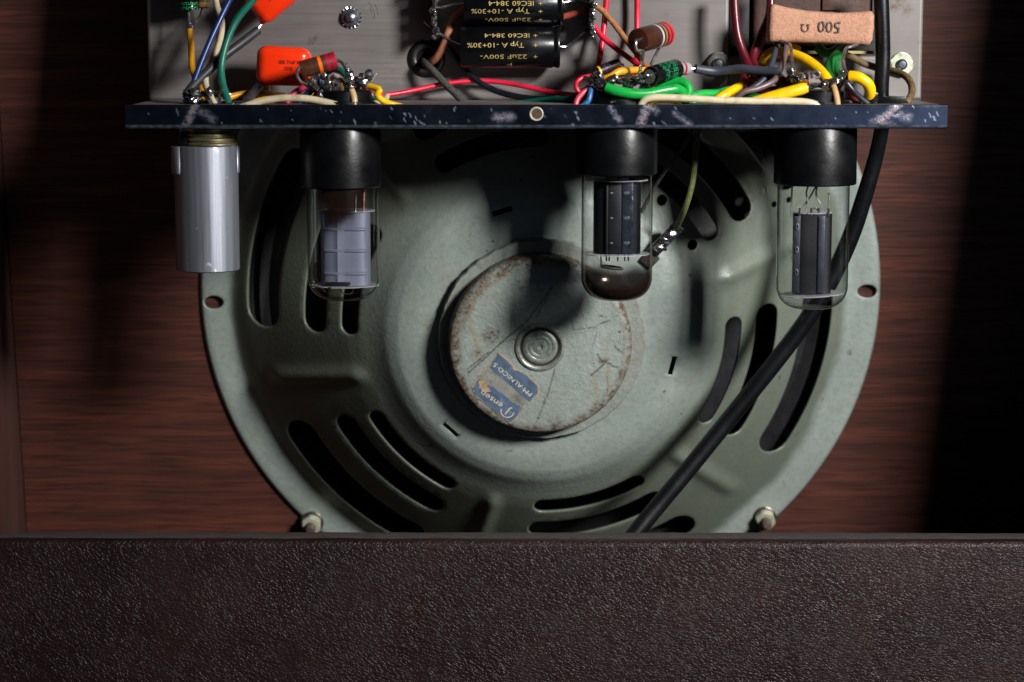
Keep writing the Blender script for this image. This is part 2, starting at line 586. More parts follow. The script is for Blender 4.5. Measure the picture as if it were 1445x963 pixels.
# ------------------------------------------------------------------ cabinet
XL, XR = -226.0, 264.0
cab = thing('amplifier_cabinet', (0, 150, -190), 'dark wooden amplifier cabinet with reddish plywood baffle behind the speaker', 'cabinet')
ORG[cab] = Vector((0, 0, 0)); cab.location = (0, 0, 0)
baf = bpy.data.objects.new('baffle_board', None)
m = MB().rbox((XR - XL - 1, 560, 15), Matrix.Translation(((XL + XR) / 2 - SF.x, -20, -7.6)), 0.0)
bo = m.build('baffle_board', M_WOOD, cab, local=True)
bo.matrix_local = Matrix.Translation(SF * MM) @ SM.to_3x3().to_4x4()
bpy.data.objects.remove(baf)
YB = 235
MB().box((XL - 18, -10, -215), (XL, YB, 260), 1.0).build('side_panel', M_SIDE, cab)
MB().box((XR, -10, -215), (XR + 18, YB, 260), 1.0).build('side_panel', M_SIDE, cab)
MB().box((XL - 18, -10, -233), (XR + 18, YB, -215.2), 1.0).build('bottom_panel', M_SIDE, cab)
MB().box((XL - 18, 6, 260.2), (XR + 18, YB, 276), 1.0).build('top_panel', M_SIDE, cab)
# cleat in the left corner, against the baffle
cm = MB().rbox((7, 545, 16), Matrix.Translation((XL + 3.6 - SF.x, -20, 8.2)), 0.6)
co = cm.build('corner_cleat', M_CLEAT, cab, local=True)
co.matrix_local = bo.matrix_local.copy()

# lower back panel with leatherette
zt = W(722, 764, -12).z
panel = thing('lower_back_panel', (40, -5, -214), 'brown grained leatherette lower back panel across the cabinet', 'panel')
prof = []
R = 2.6
for k in range(7):
    a = math.pi / 2 * k / 6
    prof.append((-12 + R - R * math.cos(a), zt - R + R * math.sin(a)))
sec = [(-12, -213)] + prof + [(-7.6, zt + 0.1), (-7.6, zt - 1.1), (-10.6, zt - 3), (-10.6, -213)]
vs, fs, xs = [], [], [XL - 10 + i * 6 for i in range(86)]
xs = [x for x in xs if x < XR + 12]
for x in xs:
    for j, (y, z) in enumerate(sec):
        wob = 0.28 * noise.noise(Vector((x * 0.05, 3, 0))) + 0.15 * noise.noise(Vector((x * 0.21, 9, 0))) if 1 <= j <= 9 else 0
        vs.append((x, y, z + wob - x * 0.0012))
n = len(sec)
for i in range(len(xs) - 1):
    for j in range(n):
        a, b = i * n + j, i * n + (j + 1) % n
        fs.append((a, b, b + n, a + n))
fs.append(tuple(range(n))); fs.append(tuple(range(len(vs) - 1, len(vs) - n - 1, -1)))
MB().add(vs, fs).build('leatherette_covering', M_LEATHER, panel, sharp=50)
vs2, fs2 = [], []
for x in xs:
    for (y, z) in ((-10.4, -212.5), (-10.4, zt - 3.2), (-7.4, zt - 1.0), (-7.4, zt + 0.15), (1.0, zt + 0.5), (2.5, zt - 0.8), (2.5, -212.5)):
        vs2.append((x, y, z - x * 0.0012 + 0.22 * noise.noise(Vector((x * 0.11, y * 0.3, z * 0.01)))))
n = 7
for i in range(len(xs) - 1):
    for j in range(n):
        a, b = i * n + j, i * n + (j + 1) % n
        fs2.append((a, b, b + n, a + n))
fs2.append(tuple(range(n))); fs2.append(tuple(range(len(vs2) - 1, len(vs2) - n - 1, -1)))
MB().add(vs2, fs2).build('board', M_EDGE, panel, sharp=50)

# ------------------------------------------------------------------ loudspeaker
spk = bpy.data.objects.new('loudspeaker', None)
COL.objects.link(spk)
spk.matrix_world = Matrix.Translation(SF * MM) @ SM.to_3x3().to_4x4()
tag(spk, 'large round grey green metal loudspeaker seen from behind, worn rusty magnet cap', 'loudspeaker')

PROF = [(0, 67.6), (44, 67.6), (50, 67.3), (55, 66.8), (61, 65.2), (66, 62.2), (70, 58.8), (74, 55.8), (78, 53.2), (84, 49), (96, 39.5), (110, 28), (124, 16), (132, 9.2),
        (136, 5.2), (138.5, 3.1), (141, 2.7), (150.5, 2.7), (152.4, 2.2), (153.2, 0.6)]
def hprof(r):
    for (a, ha), (b, hb) in zip(PROF, PROF[1:]):
        if r <= b:
            t = (r - a) / (b - a)
            return ha + (hb - ha) * t
    return PROF[-1][1]
# smoothed look-up so that the stamped steel has no kinks
HT = [hprof(i * 0.25) for i in range(0, 614)]
for _ in range(14):
    HT = [HT[0]] + [(HT[i - 1] + 2 * HT[i] + HT[i + 1]) / 4 for i in range(1, len(HT) - 1)] + [HT[-1]]
GR0 = -14.7                                     # direction of one slot group; groups and ribs alternate every 30 degrees
def height(x, y):
    r = math.hypot(x, y)
    f = min(r / 0.25, len(HT) - 1.001)
    i = int(f)
    h = HT[i] + (HT[i + 1] - HT[i]) * (f - i)
    if 74 < r < 131:
        a = math.degrees(math.atan2(y, x))
        d = (a - GR0 - 30 + 30) % 60 - 30       # degrees from the nearest rib
        w = math.radians(d) * r
        e = min(1, max(0, (r - 76) / 9)) * min(1, max(0, (128 - r) / 8))
        e = e * e * (3 - 2 * e)
        h += 2.6 * e * math.exp(-(w / 3.6) ** 2)
    return h

def arc_slot(r, w, a0, a1, inset=0.0):
    """closed outline of a curved slot: mid radius r, width w, from a0 to a1 degrees, rounded ends"""
    out = []
    hw = w / 2 + inset
    a0, a1 = math.radians(a0), math.radians(a1)
    k = max(8, int((a1 - a0) * r / 2.2))
    for i in range(k + 1):
        a = a0 + (a1 - a0) * i / k
        out.append(((r + hw) * math.cos(a), (r + hw) * math.sin(a)))
    for i in range(1, 8):
        t = math.pi * i / 8
        c = (r * math.cos(a1), r * math.sin(a1))
        dr = (math.cos(a1), math.sin(a1)); dt = (-math.sin(a1), math.cos(a1))
        out.append((c[0] + hw * (math.cos(t) * dr[0] + math.sin(t) * dt[0]), c[1] + hw * (math.cos(t) * dr[1] + math.sin(t) * dt[1])))
    for i in range(k + 1):
        a = a1 + (a0 - a1) * i / k
        out.append(((r - hw) * math.cos(a), (r - hw) * math.sin(a)))
    for i in range(1, 8):
        t = math.pi * i / 8
        c = (r * math.cos(a0), r * math.sin(a0))
        dr = (math.cos(a0), math.sin(a0)); dt = (-math.sin(a0), math.cos(a0))
        out.append((c[0] - hw * (math.cos(t) * dr[0] + math.sin(t) * dt[0]), c[1] - hw * (math.cos(t) * dr[1] + math.sin(t) * dt[1])))
    return out

def oval(cx, cy, ra, rb, ang, inset=0.0, n=18):
    c, s_ = math.cos(math.radians(ang)), math.sin(math.radians(ang))
    return [(cx + (ra + inset) * math.cos(2 * math.pi * k / n) * c - (rb + inset) * math.sin(2 * math.pi * k / n) * s_,
             cy + (ra + inset) * math.cos(2 * math.pi * k / n) * s_ + (rb + inset) * math.sin(2 * math.pi * k / n) * c) for k in range(n)]

def rect(cx, cy, w, h, ang, inset=0.0):
    c, s_ = math.cos(math.radians(ang)), math.sin(math.radians(ang))
    q = [(-w / 2 - inset, -h / 2 - inset), (w / 2 + inset, -h / 2 - inset), (w / 2 + inset, h / 2 + inset), (-w / 2 - inset, h / 2 + inset)]
    return [(cx + a * c - b * s_, cy + a * s_ + b * c) for a, b in q]

HOLES = []                                       # (outline, outer lip outline, centre test)
LIP = 0.7
for g in range(6):
    c = GR0 + 60 * g
    for (r, w, a) in ((82.6, 7.4, 14.8), (98.2, 10.2, 15.4), (123.0, 15.0, 15.8)):
        HOLES.append((arc_slot(r, w, c - a, c + a), arc_slot(r, w, c - a, c + a, LIP), 0.35))
for a in (107, -13, -133):
    x, y = 57 * math.cos(math.radians(a)), 57 * math.sin(math.radians(a))
    HOLES.append((rect(x, y, 8.4, 2.2, a + 90), None, 0))
for k in range(8):
    a = math.radians(45 * k + 1)
    if k in (0, 4):
        HOLES.append((oval(147 * math.cos(a), 147 * math.sin(a), 4.4, 3.0, 0), oval(147 * math.cos(a), 147 * math.sin(a), 4.4, 3.0, 0, 0.5), 0.25))
for (px, py, rr, h) in ((977, 346, 2.1, 56), (935, 287, 2.1, 60), (1077, 268, 1.4, 25), (1092, 288, 1.2, 25), (1113, 282, 1.2, 20)):
    p = S(px, py, h)
    HOLES.append((oval(p.x, p.y, rr, rr, 0, 0, 12), oval(p.x, p.y, rr, rr, 0, 0.4, 12), 0.2))

def inside(pt, poly):
    x, y = pt
    r = False
    j = len(poly) - 1
    for i in range(len(poly)):
        xi, yi = poly[i]; xj, yj = poly[j]
        if (yi > y) != (yj > y) and x < (xj - xi) * (y - yi) / (yj - yi) + xi:
            r = not r
        j = i
    return r

pts, edges, drop = [], [], []
def loop(poly, d):
    b = len(pts)
    for q in poly:
        pts.append(Vector(q)); drop.append(d)
    for i in range(len(poly)):
        edges.append((b + i, b + (i + 1) % len(poly)))
boxes = []
for inner, outer, d in HOLES:
    loop(inner, d)
    ring = outer or inner
    if outer:
        loop(outer, 0)
    xs_ = [q[0] for q in ring]; ys_ = [q[1] for q in ring]
    boxes.append((min(xs_) - 1, max(xs_) + 1, min(ys_) - 1, max(ys_) + 1, ring, inner))
NT = 360
rim = [(153.2 * math.cos(2 * math.pi * k / NT), 153.2 * math.sin(2 * math.pi * k / NT)) for k in range(NT)]
loop(rim, 0)
radii = [42.0]
while radii[-1] < 152.0:
    r = radii[-1]
    radii.append(r + (1.0 if 58 < r < 84 or 127 < r < 141 or r > 149 else 2.0))
for j, r in enumerate(radii):
    for k in range(NT):
        a = 2 * math.pi * (k + 0.5 * (j % 2)) / NT
        q = (r * math.cos(a), r * math.sin(a))
        bad = False
        for (x0, x1, y0, y1, ring, _) in boxes:
            if x0 < q[0] < x1 and y0 < q[1] < y1:
                if inside(q, ring) or min((q[0] - t[0]) ** 2 + (q[1] - t[1]) ** 2 for t in ring) < 0.35:
                    bad = True
                    break
        if not bad:
            pts.append(Vector(q)); drop.append(0)
vo, eo, fo, ov, oe, of = delaunay_2d_cdt(pts, edges, [], 0, 1e-4)
bvs, dmap = [], []
for i, v in enumerate(vo):
    d = max([drop[k] for k in ov[i]], default=0)
    bvs.append(Vector((v.x, v.y, height(v.x, v.y) - d)))
bfs = []
for f in fo:
    cx = sum(vo[i].x for i in f) / 3; cy = sum(vo[i].y for i in f) / 3
    if cx * cx + cy * cy < 41.5 ** 2:
        continue
    if any(x0 < cx < x1 and y0 < cy < y1 and inside((cx, cy), inner) for (x0, x1, y0, y1, ring, inner) in boxes):
        continue
    bfs.append(tuple(f))
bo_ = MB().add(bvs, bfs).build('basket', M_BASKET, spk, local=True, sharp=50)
sol = bo_.modifiers.new('sheet_thickness', 'SOLIDIFY')
sol.thickness = 0.0013
sol.offset = -1.0

# paper cone seen through the slots
cp = [(136, 0.6), (132, 3.0), (129, 1.2), (126, 3.8), (122, 1.6), (118, 5.0), (112, 8), (100, 14), (80, 24), (60, 34), (40, 44), (26, 50)]
MB().lathe(cp, 96).build('paper_cone', M_CONE, spk, local=True)
MB().lathe([(62, 33), (58, 44), (48, 58), (43, 65)], 64).build('spider_housing', M_CONE, spk, local=True)

# magnet: ragged plate, then the worn cap
jag = []
nj = 220
for k in range(nj):
    a = 2 * math.pi * k / nj
    r = 43.6 + 0.55 * noise.noise(Vector((math.cos(a) * 9, math.sin(a) * 9, 0))) + 0.35 * noise.noise(Vector((math.cos(a) * 26, math.sin(a) * 26, 5)))
    jag.append((r, a))
vs, fs = [], []
for dr, h in ((-0.3, 67.2), (0, 69.0), (0, 71.2), (-0.5, 71.9), (-7.5, 72.0)):
    for r, a in jag:
        vs.append(((r + dr) * math.cos(a), (r + dr) * math.sin(a), h))
for i in range(4):
    for k in range(nj):
        fs.append((i * nj + k, i * nj + (k + 1) % nj, (i + 1) * nj + (k + 1) % nj, (i + 1) * nj + k))
at = {'rust': [0.22 + 0.3 * max(0, noise.noise(Vector(p) * 0.3)) for p in vs], 'stain': [0.4 * max(0, noise.noise(Vector(p) * 0.12)) for p in vs], 'scratch': [0.0] * len(vs)}
MB().add(vs, fs).build('magnet_plate', M_CAP, spk, local=True, sharp=50, attrs=at)

CAPC = S(762, 489, 80)
CH = 80.5
def seg_d(p, a, b):
    ab = b - a
    t = max(0, min(1, (p - a).dot(ab) / max(1e-9, ab.length_squared)))
    return (p - a - ab * t).length
def sc(*pp):
    return [Vector(S(x, y, CH).xy) for x, y in pp]
SCR = [(sc((779, 405), (745, 452), (707, 484), (684, 506), (660, 527)), 0.45, 1.0), (sc((775, 410), (768, 428), (756, 448)), 0.4, 0.9),
       (sc((806, 447), (809, 466), (838, 462), (872, 446)), 0.35, 0.8), (sc((783, 521), (772, 560), (757, 596)), 0.4, 0.8), (sc((836, 490), (842, 470)), 0.3, 0.6),
       (sc((706, 484), (730, 478)), 0.3, 0.6), (sc((843, 500), (850, 512), (858, 508), (846, 520), (834, 530)), 0.5, 1.0),
       (sc((868, 490), (880, 500)), 0.5, 0.9), (sc((857, 531), (858, 552)), 0.5, 0.6), (sc((845, 506), (872, 520)), 0.45, 0.9),
       (sc((660, 521), (690, 497)), 0.5, 0.8), (sc((768, 560), (767, 572)), 0.3, 0.8), (sc((820, 470), (842, 464)), 0.3, 0.5)]
STN = [(sc((703, 392), (682, 408), (669, 424), (660, 450), (668, 470), (673, 490), (678, 507)), 1.6, 1.0), (sc((838, 530), (843, 560), (840, 580)), 1.8, 0.6),
       (sc((853, 490), (858, 520), (862, 545)), 2.0, 0.5), (sc((684, 540), (668, 560)), 2.0, 0.6)]
BLT = [(sc((692, 474))[0], 4.5, 0.9), (sc((736, 407))[0], 2.0, 0.7), (sc((784, 601))[0], 4.5, 0.9), (sc((849, 509))[0], 2.2, 0.8), (sc((700, 468))[0], 2.5, 0.7), (sc((745, 375))[0], 5.0, 0.6), (sc((672, 500))[0], 4.0, 0.45)]
vs, fs, ru, st, sr = [], [], [], [], []
nt, rr = 300, [i * 0.42 for i in range(0, 87)] + [36.9, 37.4, 37.8, 38.15, 38.4, 38.5, 38.5, 38.5]
hh = [CH] * 85 + [CH - 0.03, CH - 0.1] + [CH - 0.3, CH - 0.6, CH - 1.0, CH - 1.6, CH - 2.3, CH - 3.2, CH - 6.0, 71.8]
for r, h in zip(rr, hh):
    for k in range(nt):
        a = 2 * math.pi * k / nt
        p2 = Vector((CAPC.x + r * math.cos(a), CAPC.y + r * math.sin(a)))
        q = Vector((p2.x, p2.y, 0))
        bumpy = 0.10 * noise.noise(q * 0.16) + 0.05 * noise.noise(q * 0.5)
        vs.append((p2.x, p2.y, h + (bumpy if r < 36.5 else 0)))
        da = math.degrees(a) % 360
        side = 0.45 + 0.55 * max(0, math.cos(math.radians(da - 165))) + 0.25 * max(0, math.cos(math.radians(da - 300)))
        nz = noise.fractal(q * 0.22, 1.0, 2.0, 4)
        nf = noise.noise(q * 0.9 + Vector((7, 0, 0)))
        e = (r - 33.5 - 2.0 * (side - 0.4) * -1.6 - 0) / 5.0
        rim_r = max(0, min(1, (r - (37.0 - 5.5 * side)) / 3.6)) * (0.7 + 0.9 * nz + 0.4 * nf + 0.4 * side)
        if r > 37.6:
            rim_r = max(rim_r, 0.62 + 0.6 * nf)
        sp = max(0, nf - 0.45) * 2.6 * (1 if nz > 0.0 else 0.3)
        b = sp
        for c, rad, amt in BLT:
            d = (p2 - c).length / rad
            if d < 1.3:
                b = max(b, amt * max(0, 1 - d) * (1.2 + 2.2 * nf))
        ru.append(max(0, min(1, max(rim_r, b))))
        s_v = 0.0
        for line, wd, amt in STN:
            d = min(seg_d(p2, line[i], line[i + 1]) for i in range(len(line) - 1))
            if d < wd * 1.5:
                s_v = max(s_v, amt * max(0, 1 - d / wd) * (0.7 + 0.8 * nf))
        st.append(max(0, min(1, s_v + 0.35 * max(0, nz) * (r / 38) ** 2)))
        c_v = 0.0
        for line, wd, amt in SCR:
            d = min(seg_d(p2, line[i], line[i + 1]) for i in range(len(line) - 1))
            if d < wd:
                c_v = max(c_v, amt * min(1, 1.5 * (1 - d / wd)) * (0.85 + 0.6 * nf))
        sr.append(max(0, min(1, c_v)))
for i in range(len(rr) - 1):
    for k in range(nt):
        fs.append((i * nt + k, i * nt + (k + 1) % nt, (i + 1) * nt + (k + 1) % nt, (i + 1) * nt + k))
cap = MB().add(vs, fs).build('magnet_cap', M_CAP, spk, local=True, sharp=40, attrs={'rust': ru, 'stain': st, 'scratch': sr})
tag(cap, 'round magnet cap with rust stained rim and scratches')
# centre boss
bc = S(762, 490, CH)
T = Matrix.Translation((bc.x, bc.y, CH))
M_BOSS = simple('scuffed_boss_metal', '#8d948c', 0.4, metal=0.5, var=0.4, vscale=300, bump=0.2, dirt='#33261c')
M_GRIME = simple('brown_grime', '#241811', 0.8, var=0.5, vscale=500)
MB().lathe([(10.6, -0.3), (10.5, 0.35), (10.0, 0.9), (9.2, 1.0), (8.6, 0.6), (8.3, 0.12)], 64, T).build('boss_ring', M_BOSS, cap, local=True)
MB().lathe([(8.5, 0.12), (7.2, 0.14)], 48, T).build('boss_groove', M_GRIME, cap, local=True)
MB().lathe([(7.4, 0.1), (7.1, 0.5), (5.2, 0.62), (5.1, 0.52), (4.9, 0.62), (3.4, 0.62), (3.3, 0.54), (3.1, 0.62), (1.3, 0.62), (0.9, 0.1), (0, -0.7)], 64, T).build('boss_disc', M_BOSS, cap, local=True, sharp=50)

# paper label
def lab(pp, h):
    return [S(650 + x * 0.135, 480 + y * 0.135, h) for x, y in pp]
M_SILVER = simple('silver_label_foil', '#8f9088', 0.42, metal=0.35, var=0.4, vscale=250, bump=0.2, dirt='#6d6450')
M_BLUE = simple('faded_blue_print', '#46586e', 0.5, var=0.35, vscale=200, bump=0.15, dirt='#6f7a86')
M_TORN = simple('torn_label_edge', '#a08468', 0.8, var=0.4, vscale=400, bump=0.2)
M_PALE = simple('pale_print', '#c3b9a0', 0.5, var=0.35, vscale=700, bump=0)
def sheet(mb, poly, th):
    n_ = len(poly)
    top = [p for p in poly]
    bot = [p - Vector((0, 0, th)) for p in poly]
    mb.add(top + bot, [tuple(range(n_))] + [(i, (i + 1) % n_, n_ + (i + 1) % n_, n_ + i) for i in range(n_)])
    return mb
def ragged(pp, amp, seed, per=5):
    out = []
    for i in range(len(pp)):
        a, b = Vector(pp[i]), Vector(pp[(i + 1) % len(pp)])
        for k in range(per):
            q = a.lerp(b, k / per)
            out.append((q.x + amp * noise.noise(Vector((q.x * 0.05, q.y * 0.05, seed))), q.y + amp * noise.noise(Vector((q.x * 0.05, q.y * 0.05, seed + 9)))))
    return out
OUT = [(400, 128), (545, 268), (560, 300), (600, 308), (690, 360), (815, 478), (822, 560), (730, 662), (668, 690), (660, 738), (525, 882), (440, 822), (300, 700), (160, 590), (112, 500), (190, 365), (292, 278)]
lb = sheet(MB(), lab(ragged(OUT, 16, 1), CH + 0.24), 0.3).build('maker_label', M_TORN, cap, local=True, smooth=False)
tag(lb, 'torn blue and silver paper label')
ctr = Vector((480, 520))
INN = [tuple(ctr + (Vector(p) - ctr) * 0.975) for p in OUT]
sheet(MB(), lab(ragged(INN, 12, 2), CH + 0.30), 0.05).build('silver_ground', M_SILVER, lb, local=True, smooth=False)
B1 = [(395, 142), (535, 280), (552, 318), (600, 322), (690, 375), (800, 488), (804, 552), (716, 648), (302, 290)]
B2 = [(196, 400), (262, 470), (345, 490), (480, 600), (560, 660), (640, 706), (632, 740), (515, 862), (436, 806), (165, 580), (128, 506)]
sheet(MB(), lab(ragged(B1, 8, 3), CH + 0.35), 0.04).build('blue_band', M_BLUE, lb, local=True, smooth=False)
sheet(MB(), lab(ragged(B2, 12, 4), CH + 0.35), 0.04).build('blue_band', M_BLUE, lb, local=True, smooth=False)
BR = [(200, 410), (235, 395), (270, 470), (320, 540), (240, 545), (190, 500)]
sheet(MB(), lab(ragged(BR, 18, 5), CH + 0.39), 0.03).build('torn_patch', M_TORN, lb, local=True, smooth=False)
def labtext(body, p0, p1, size, name):
    a, b = lab([p0, p1], CH + 0.41)
    d = (b - a).normalized()
    M = frame((a + b) / 2, x=d, z=(0, 0, 1))
    vs_, fs_ = text_geo(body, size)
    wd = max(v.x for v in vs_) - min(v.x for v in vs_)
    k = (b - a).length / wd
    MB().add([M @ Vector((v.x * k, v.y, 0)) for v in vs_], fs_).build(name, M_PALE, lb, local=True, smooth=False)
labtext('PM·ALNICO·5', (738, 575), (350, 250), 2.6, 'printed_line')
labtext('ensen', (430, 690), (215, 545), 3.6, 'printed_name')
ja, jb = lab([(490, 745), (400, 680)], CH + 0.41)
Mj = frame(ja, x=(jb - ja), z=(0, 0, 1))
jm = MB()
flat_text(jm, 'J', 4.6, Mj)
nseg = 22
vs = []
for k in range(nseg + 1):
    a = math.radians(15 + 190 * k / nseg)
    for rr_ in (2.55, 2.9):
        vs.append(Mj @ Vector((rr_ * math.cos(a), rr_ * math.sin(a), 0)))
jm.add(vs, [(2 * k, 2 * k + 2, 2 * k + 3, 2 * k + 1) for k in range(nseg)])
jm.build('printed_emblem', M_PALE, lb, local=True, smooth=False)

# mounting nuts on the flange
def hexnut(M, af, th, mat, parent, name, bolt_r, bolt_h, bolt_mat, washer=None, local=False):
    b = bmesh.new()
    R_ = af / math.sqrt(3)
    bmesh.ops.create_cone(b, cap_ends=True, segments=6, radius1=R_, radius2=R_, depth=th)
    bmesh.ops.bevel(b, geom=[e for e in b.edges], offset=th * 0.12, segments=2, affect='EDGES')
    nb = MB().bm(b, M @ Matrix.Translation((0, 0, th / 2)))
    no = nb.build(name, mat, parent, local=local, sharp=30)
    bb = MB().lathe([(bolt_r, 0), (bolt_r, bolt_h - 0.5), (bolt_r - 0.5, bolt_h), (0, bolt_h + 0.15)], 20, M)
    for k in range(int((bolt_h - th) / 0.7)):
        bb.lathe([(bolt_r + 0.02, th + k * 0.7), (bolt_r + 0.22, th + k * 0.7 + 0.3), (bolt_r + 0.02, th + k * 0.7 + 0.6)], 20, M)
    bb.build('bolt', bolt_mat, no, local=local)
    if washer:
        MB().lathe([(washer, -0.4), (washer, 0.15), (washer - 0.3, 0.3), (bolt_r, 0.3)], 32, M).build('washer', mat, no, local=local)
    return no
for (px, py) in ((440, 738), (1079, 731)):
    p = S(px, py, 3.0)
    MB().lathe([(5.5, 2.68), (5.4, 3.2), (5.0, 3.45), (2, 3.45)], 32, Matrix.Translation((p.x, p.y, 0))).build('washer', M_TAG, spk, local=True)
    hexnut(frame((p.x, p.y, 3.45), x=(1, 0.3 * (px > 700), 0), z=(0, 0, 1)), 8.4, 4.4, M_CREAMNUT, spk, 'nut', 2.1, 9.5, simple('rusty_bolt', '#5d4f49', 0.6, metal=0.5, var=0.5, vscale=500), local=True)

# solder lug of the voice coil terminal, with its strip
t0, t1 = S(922, 356, 69), S(955, 322, 71)
d = (t1 - t0).normalized()
lug = MB().rbox(((t1 - t0).length + 3, 5.4, 0.8), frame((t0 + t1) / 2, x=d, z=(0, -0.2, 1)), 0.35)
M_FIB = simple('fibre_strip', '#2a211a', 0.7, var=0.4, vscale=300)
strip = MB().rbox((6, 6, 1.6), frame(S(917, 366, 68), x=d, z=(0, 0, 1)), 0.4).build('terminal_strip', M_FIB, spk, local=True)
lo = lug.build('solder_lug', M_SOLDER, strip, local=True)
sm = MB()
for k, (px, py, r_) in enumerate(((953, 322, 2.0), (946, 331, 2.3), (938, 340, 1.9), (931, 350, 2.2))):
    sm.blob(S(px, py, 71), r_, (1.2, 0.9, 0.7), k, sub=3, amp=0.5)
sm.build('solder', M_SOLDER, strip, local=True)

# ------------------------------------------------------------------ chassis
YP = 56.0                                         # face of the component plate
ZS = W(722, 148, 0).z                             # shelf
ZL = W(722, 182, 0).z                             # bottom of the lip
CX0, CX1 = W(177, 160, 0).x, W(1337, 160, 0).x
ZTOP = W(722, -110, YP).z
chs = thing('amplifier_chassis', (10, 30, ZS), 'steel amplifier chassis with scratched chrome lip and grey plate carrying the wiring', 'chassis')

def near_line(p, line):
    return min(seg_d(p, Vector(line[i]), Vector(line[i + 1])) for i in range(len(line) - 1))
# lip: front face grid with rust and scratches, then rolled lower edge
LR = [([(276, 150), (268, 166), (262, 177)], 6, 1.0), ([(285, 158), (300, 168)], 7, 0.55), ([(700, 166), (722, 165)], 7, 0.7), ([(862, 153), (866, 158)], 5, 0.7), ([(870, 166), (874, 169)], 5, 0.9),
      ([(914, 150), (908, 165), (904, 177)], 7, 1.0), ([(920, 152), (926, 158)], 6, 0.6), ([(952, 160), (975, 176)], 5, 0.5), ([(1268, 149), (1252, 162), (1240, 170)], 6, 1.1), ([(1258, 160), (1282, 166)], 8, 0.6), ([(1232, 172), (1260, 176)], 6, 0.5)]
LSC = []
rnd = random.Random(4)
for _ in range(46):
    x = rnd.uniform(180, 1335); y = rnd.uniform(150, 178); L = rnd.choice((0.5, 1, 1.5, 2, 4, 8)); a = rnd.uniform(0.6, 2.4)
    LSC.append(((x, y), (x + L * math.cos(a), y + L * math.sin(a)), rnd.uniform(0.9, 1.2), rnd.uniform(0.1, 0.55)))
for x, y in ((570, 167), (578, 160), (585, 172), (500, 170), (586, 165), (815, 165), (1312, 160), (1318, 165), (1322, 158), (1305, 168)):
    LSC.append(((x, y), (x + 2, y + 5), 1.0, 0.45))
nx, rowsz = 640, []
sect = [(1.4, ZS - 0.4), (0.9, ZS - 0.08), (0.35, ZS), (0.08, ZS - 0.2)]
sect += [(0.0, ZS - 0.5 - (ZS - ZL - 2.2) * k / 12) for k in range(13)]
for k in range(1, 7):
    a = math.pi / 2 * k / 6
    sect.append((1.5 - 1.5 * math.cos(a), ZL + 1.6 - 1.6 * math.sin(a)))
sect.append((2.4, ZL)); sect.append((2.4, ZL + 0.9)); sect.append((1.4, ZL + 1.8)); sect.append((1.2, ZS - 0.9))
vs, fs, ru, sr = [], [], [], []
ns = len(sect)
buckets = {}
for l in LSC:
    for b in range(int((min(l[0][0], l[1][0]) - 3) // 8), int((max(l[0][0], l[1][0]) + 3) // 8) + 1):
        buckets.setdefault(b, []).append(l)
for i in range(nx + 1):
    x = CX0 + (CX1 - CX0) * i / nx
    px = 177 + 1160 * i / nx
    for j, (y, z) in enumerate(sect):
        py = 148 + (ZS - z) / (ZS - ZL) * 34
        p = Vector((px, py))
        dent = 0.10 * noise.noise(Vector((x * 0.03, 0, 0)))
        vs.append((x, y + dent, z))
        nz = noise.noise(Vector((px * 0.12, py * 0.2, 0)))
        r_ = 0.0
        for line, wd, amt in LR:
            if abs(px - line[0][0]) < 45:
                d = near_line(p, line) / wd
                if d < 1.6:
                    r_ = max(r_, amt * max(0, 1.25 - d) * (0.9 + 0.9 * nz))
        s_ = 0.0
        for l in buckets.get(int(px // 8), ()):
            d = seg_d(p, Vector(l[0]), Vector(l[1]))
            if d < l[2]:
                s_ = max(s_, l[3])
        if z < ZL + 1.3:
            s_ = max(s_, 0.25 + 0.2 * nz)
        ru.append(max(0, min(1, r_))); sr.append(s_)
for i in range(nx):
    for j in range(ns):
        a, b = i * ns + j, i * ns + (j + 1) % ns
        fs.append((a, a + ns, b + ns, b))
fs.append(tuple(range(ns))); fs.append(tuple(range(len(vs) - 1, len(vs) - ns - 1, -1)))
lip = MB().add(vs, fs).build('chrome_lip', M_CHROME, chs, sharp=50, attrs={'rust': ru, 'scratch': sr})
tag(lip, 'dark chrome strip with rust streaks')
hp = W(757, 161, 0)
MB().lathe([(1.9, 0), (2.35, 0.35), (2.7, 0.3), (2.75, -0.1)], 28, frame(hp + Vector((0, -0.05, 0)), z=(0, -1, 0))).build('hole_rim', M_CREAMNUT, lip)
MB().lathe([(0, 0.12), (2.0, 0.12)], 24, frame(hp, z=(0, -1, 0))).build('screw_hole', simple('rusty_hole', '#4a3022', 0.8, var=0.5, vscale=500), lip)
zero = lambda mb: {'rust': [0.0] * len(mb.v), 'scratch': [0.0] * len(mb.v)}
shelf = MB().box((CX0 + 2, 1.6, ZS - 1.3), (CX1 - 2, YP - 0.2, ZS - 0.15))
shelf.build('shelf', M_PLATE, chs, attrs={'rust': [0.15] * len(shelf.v)})

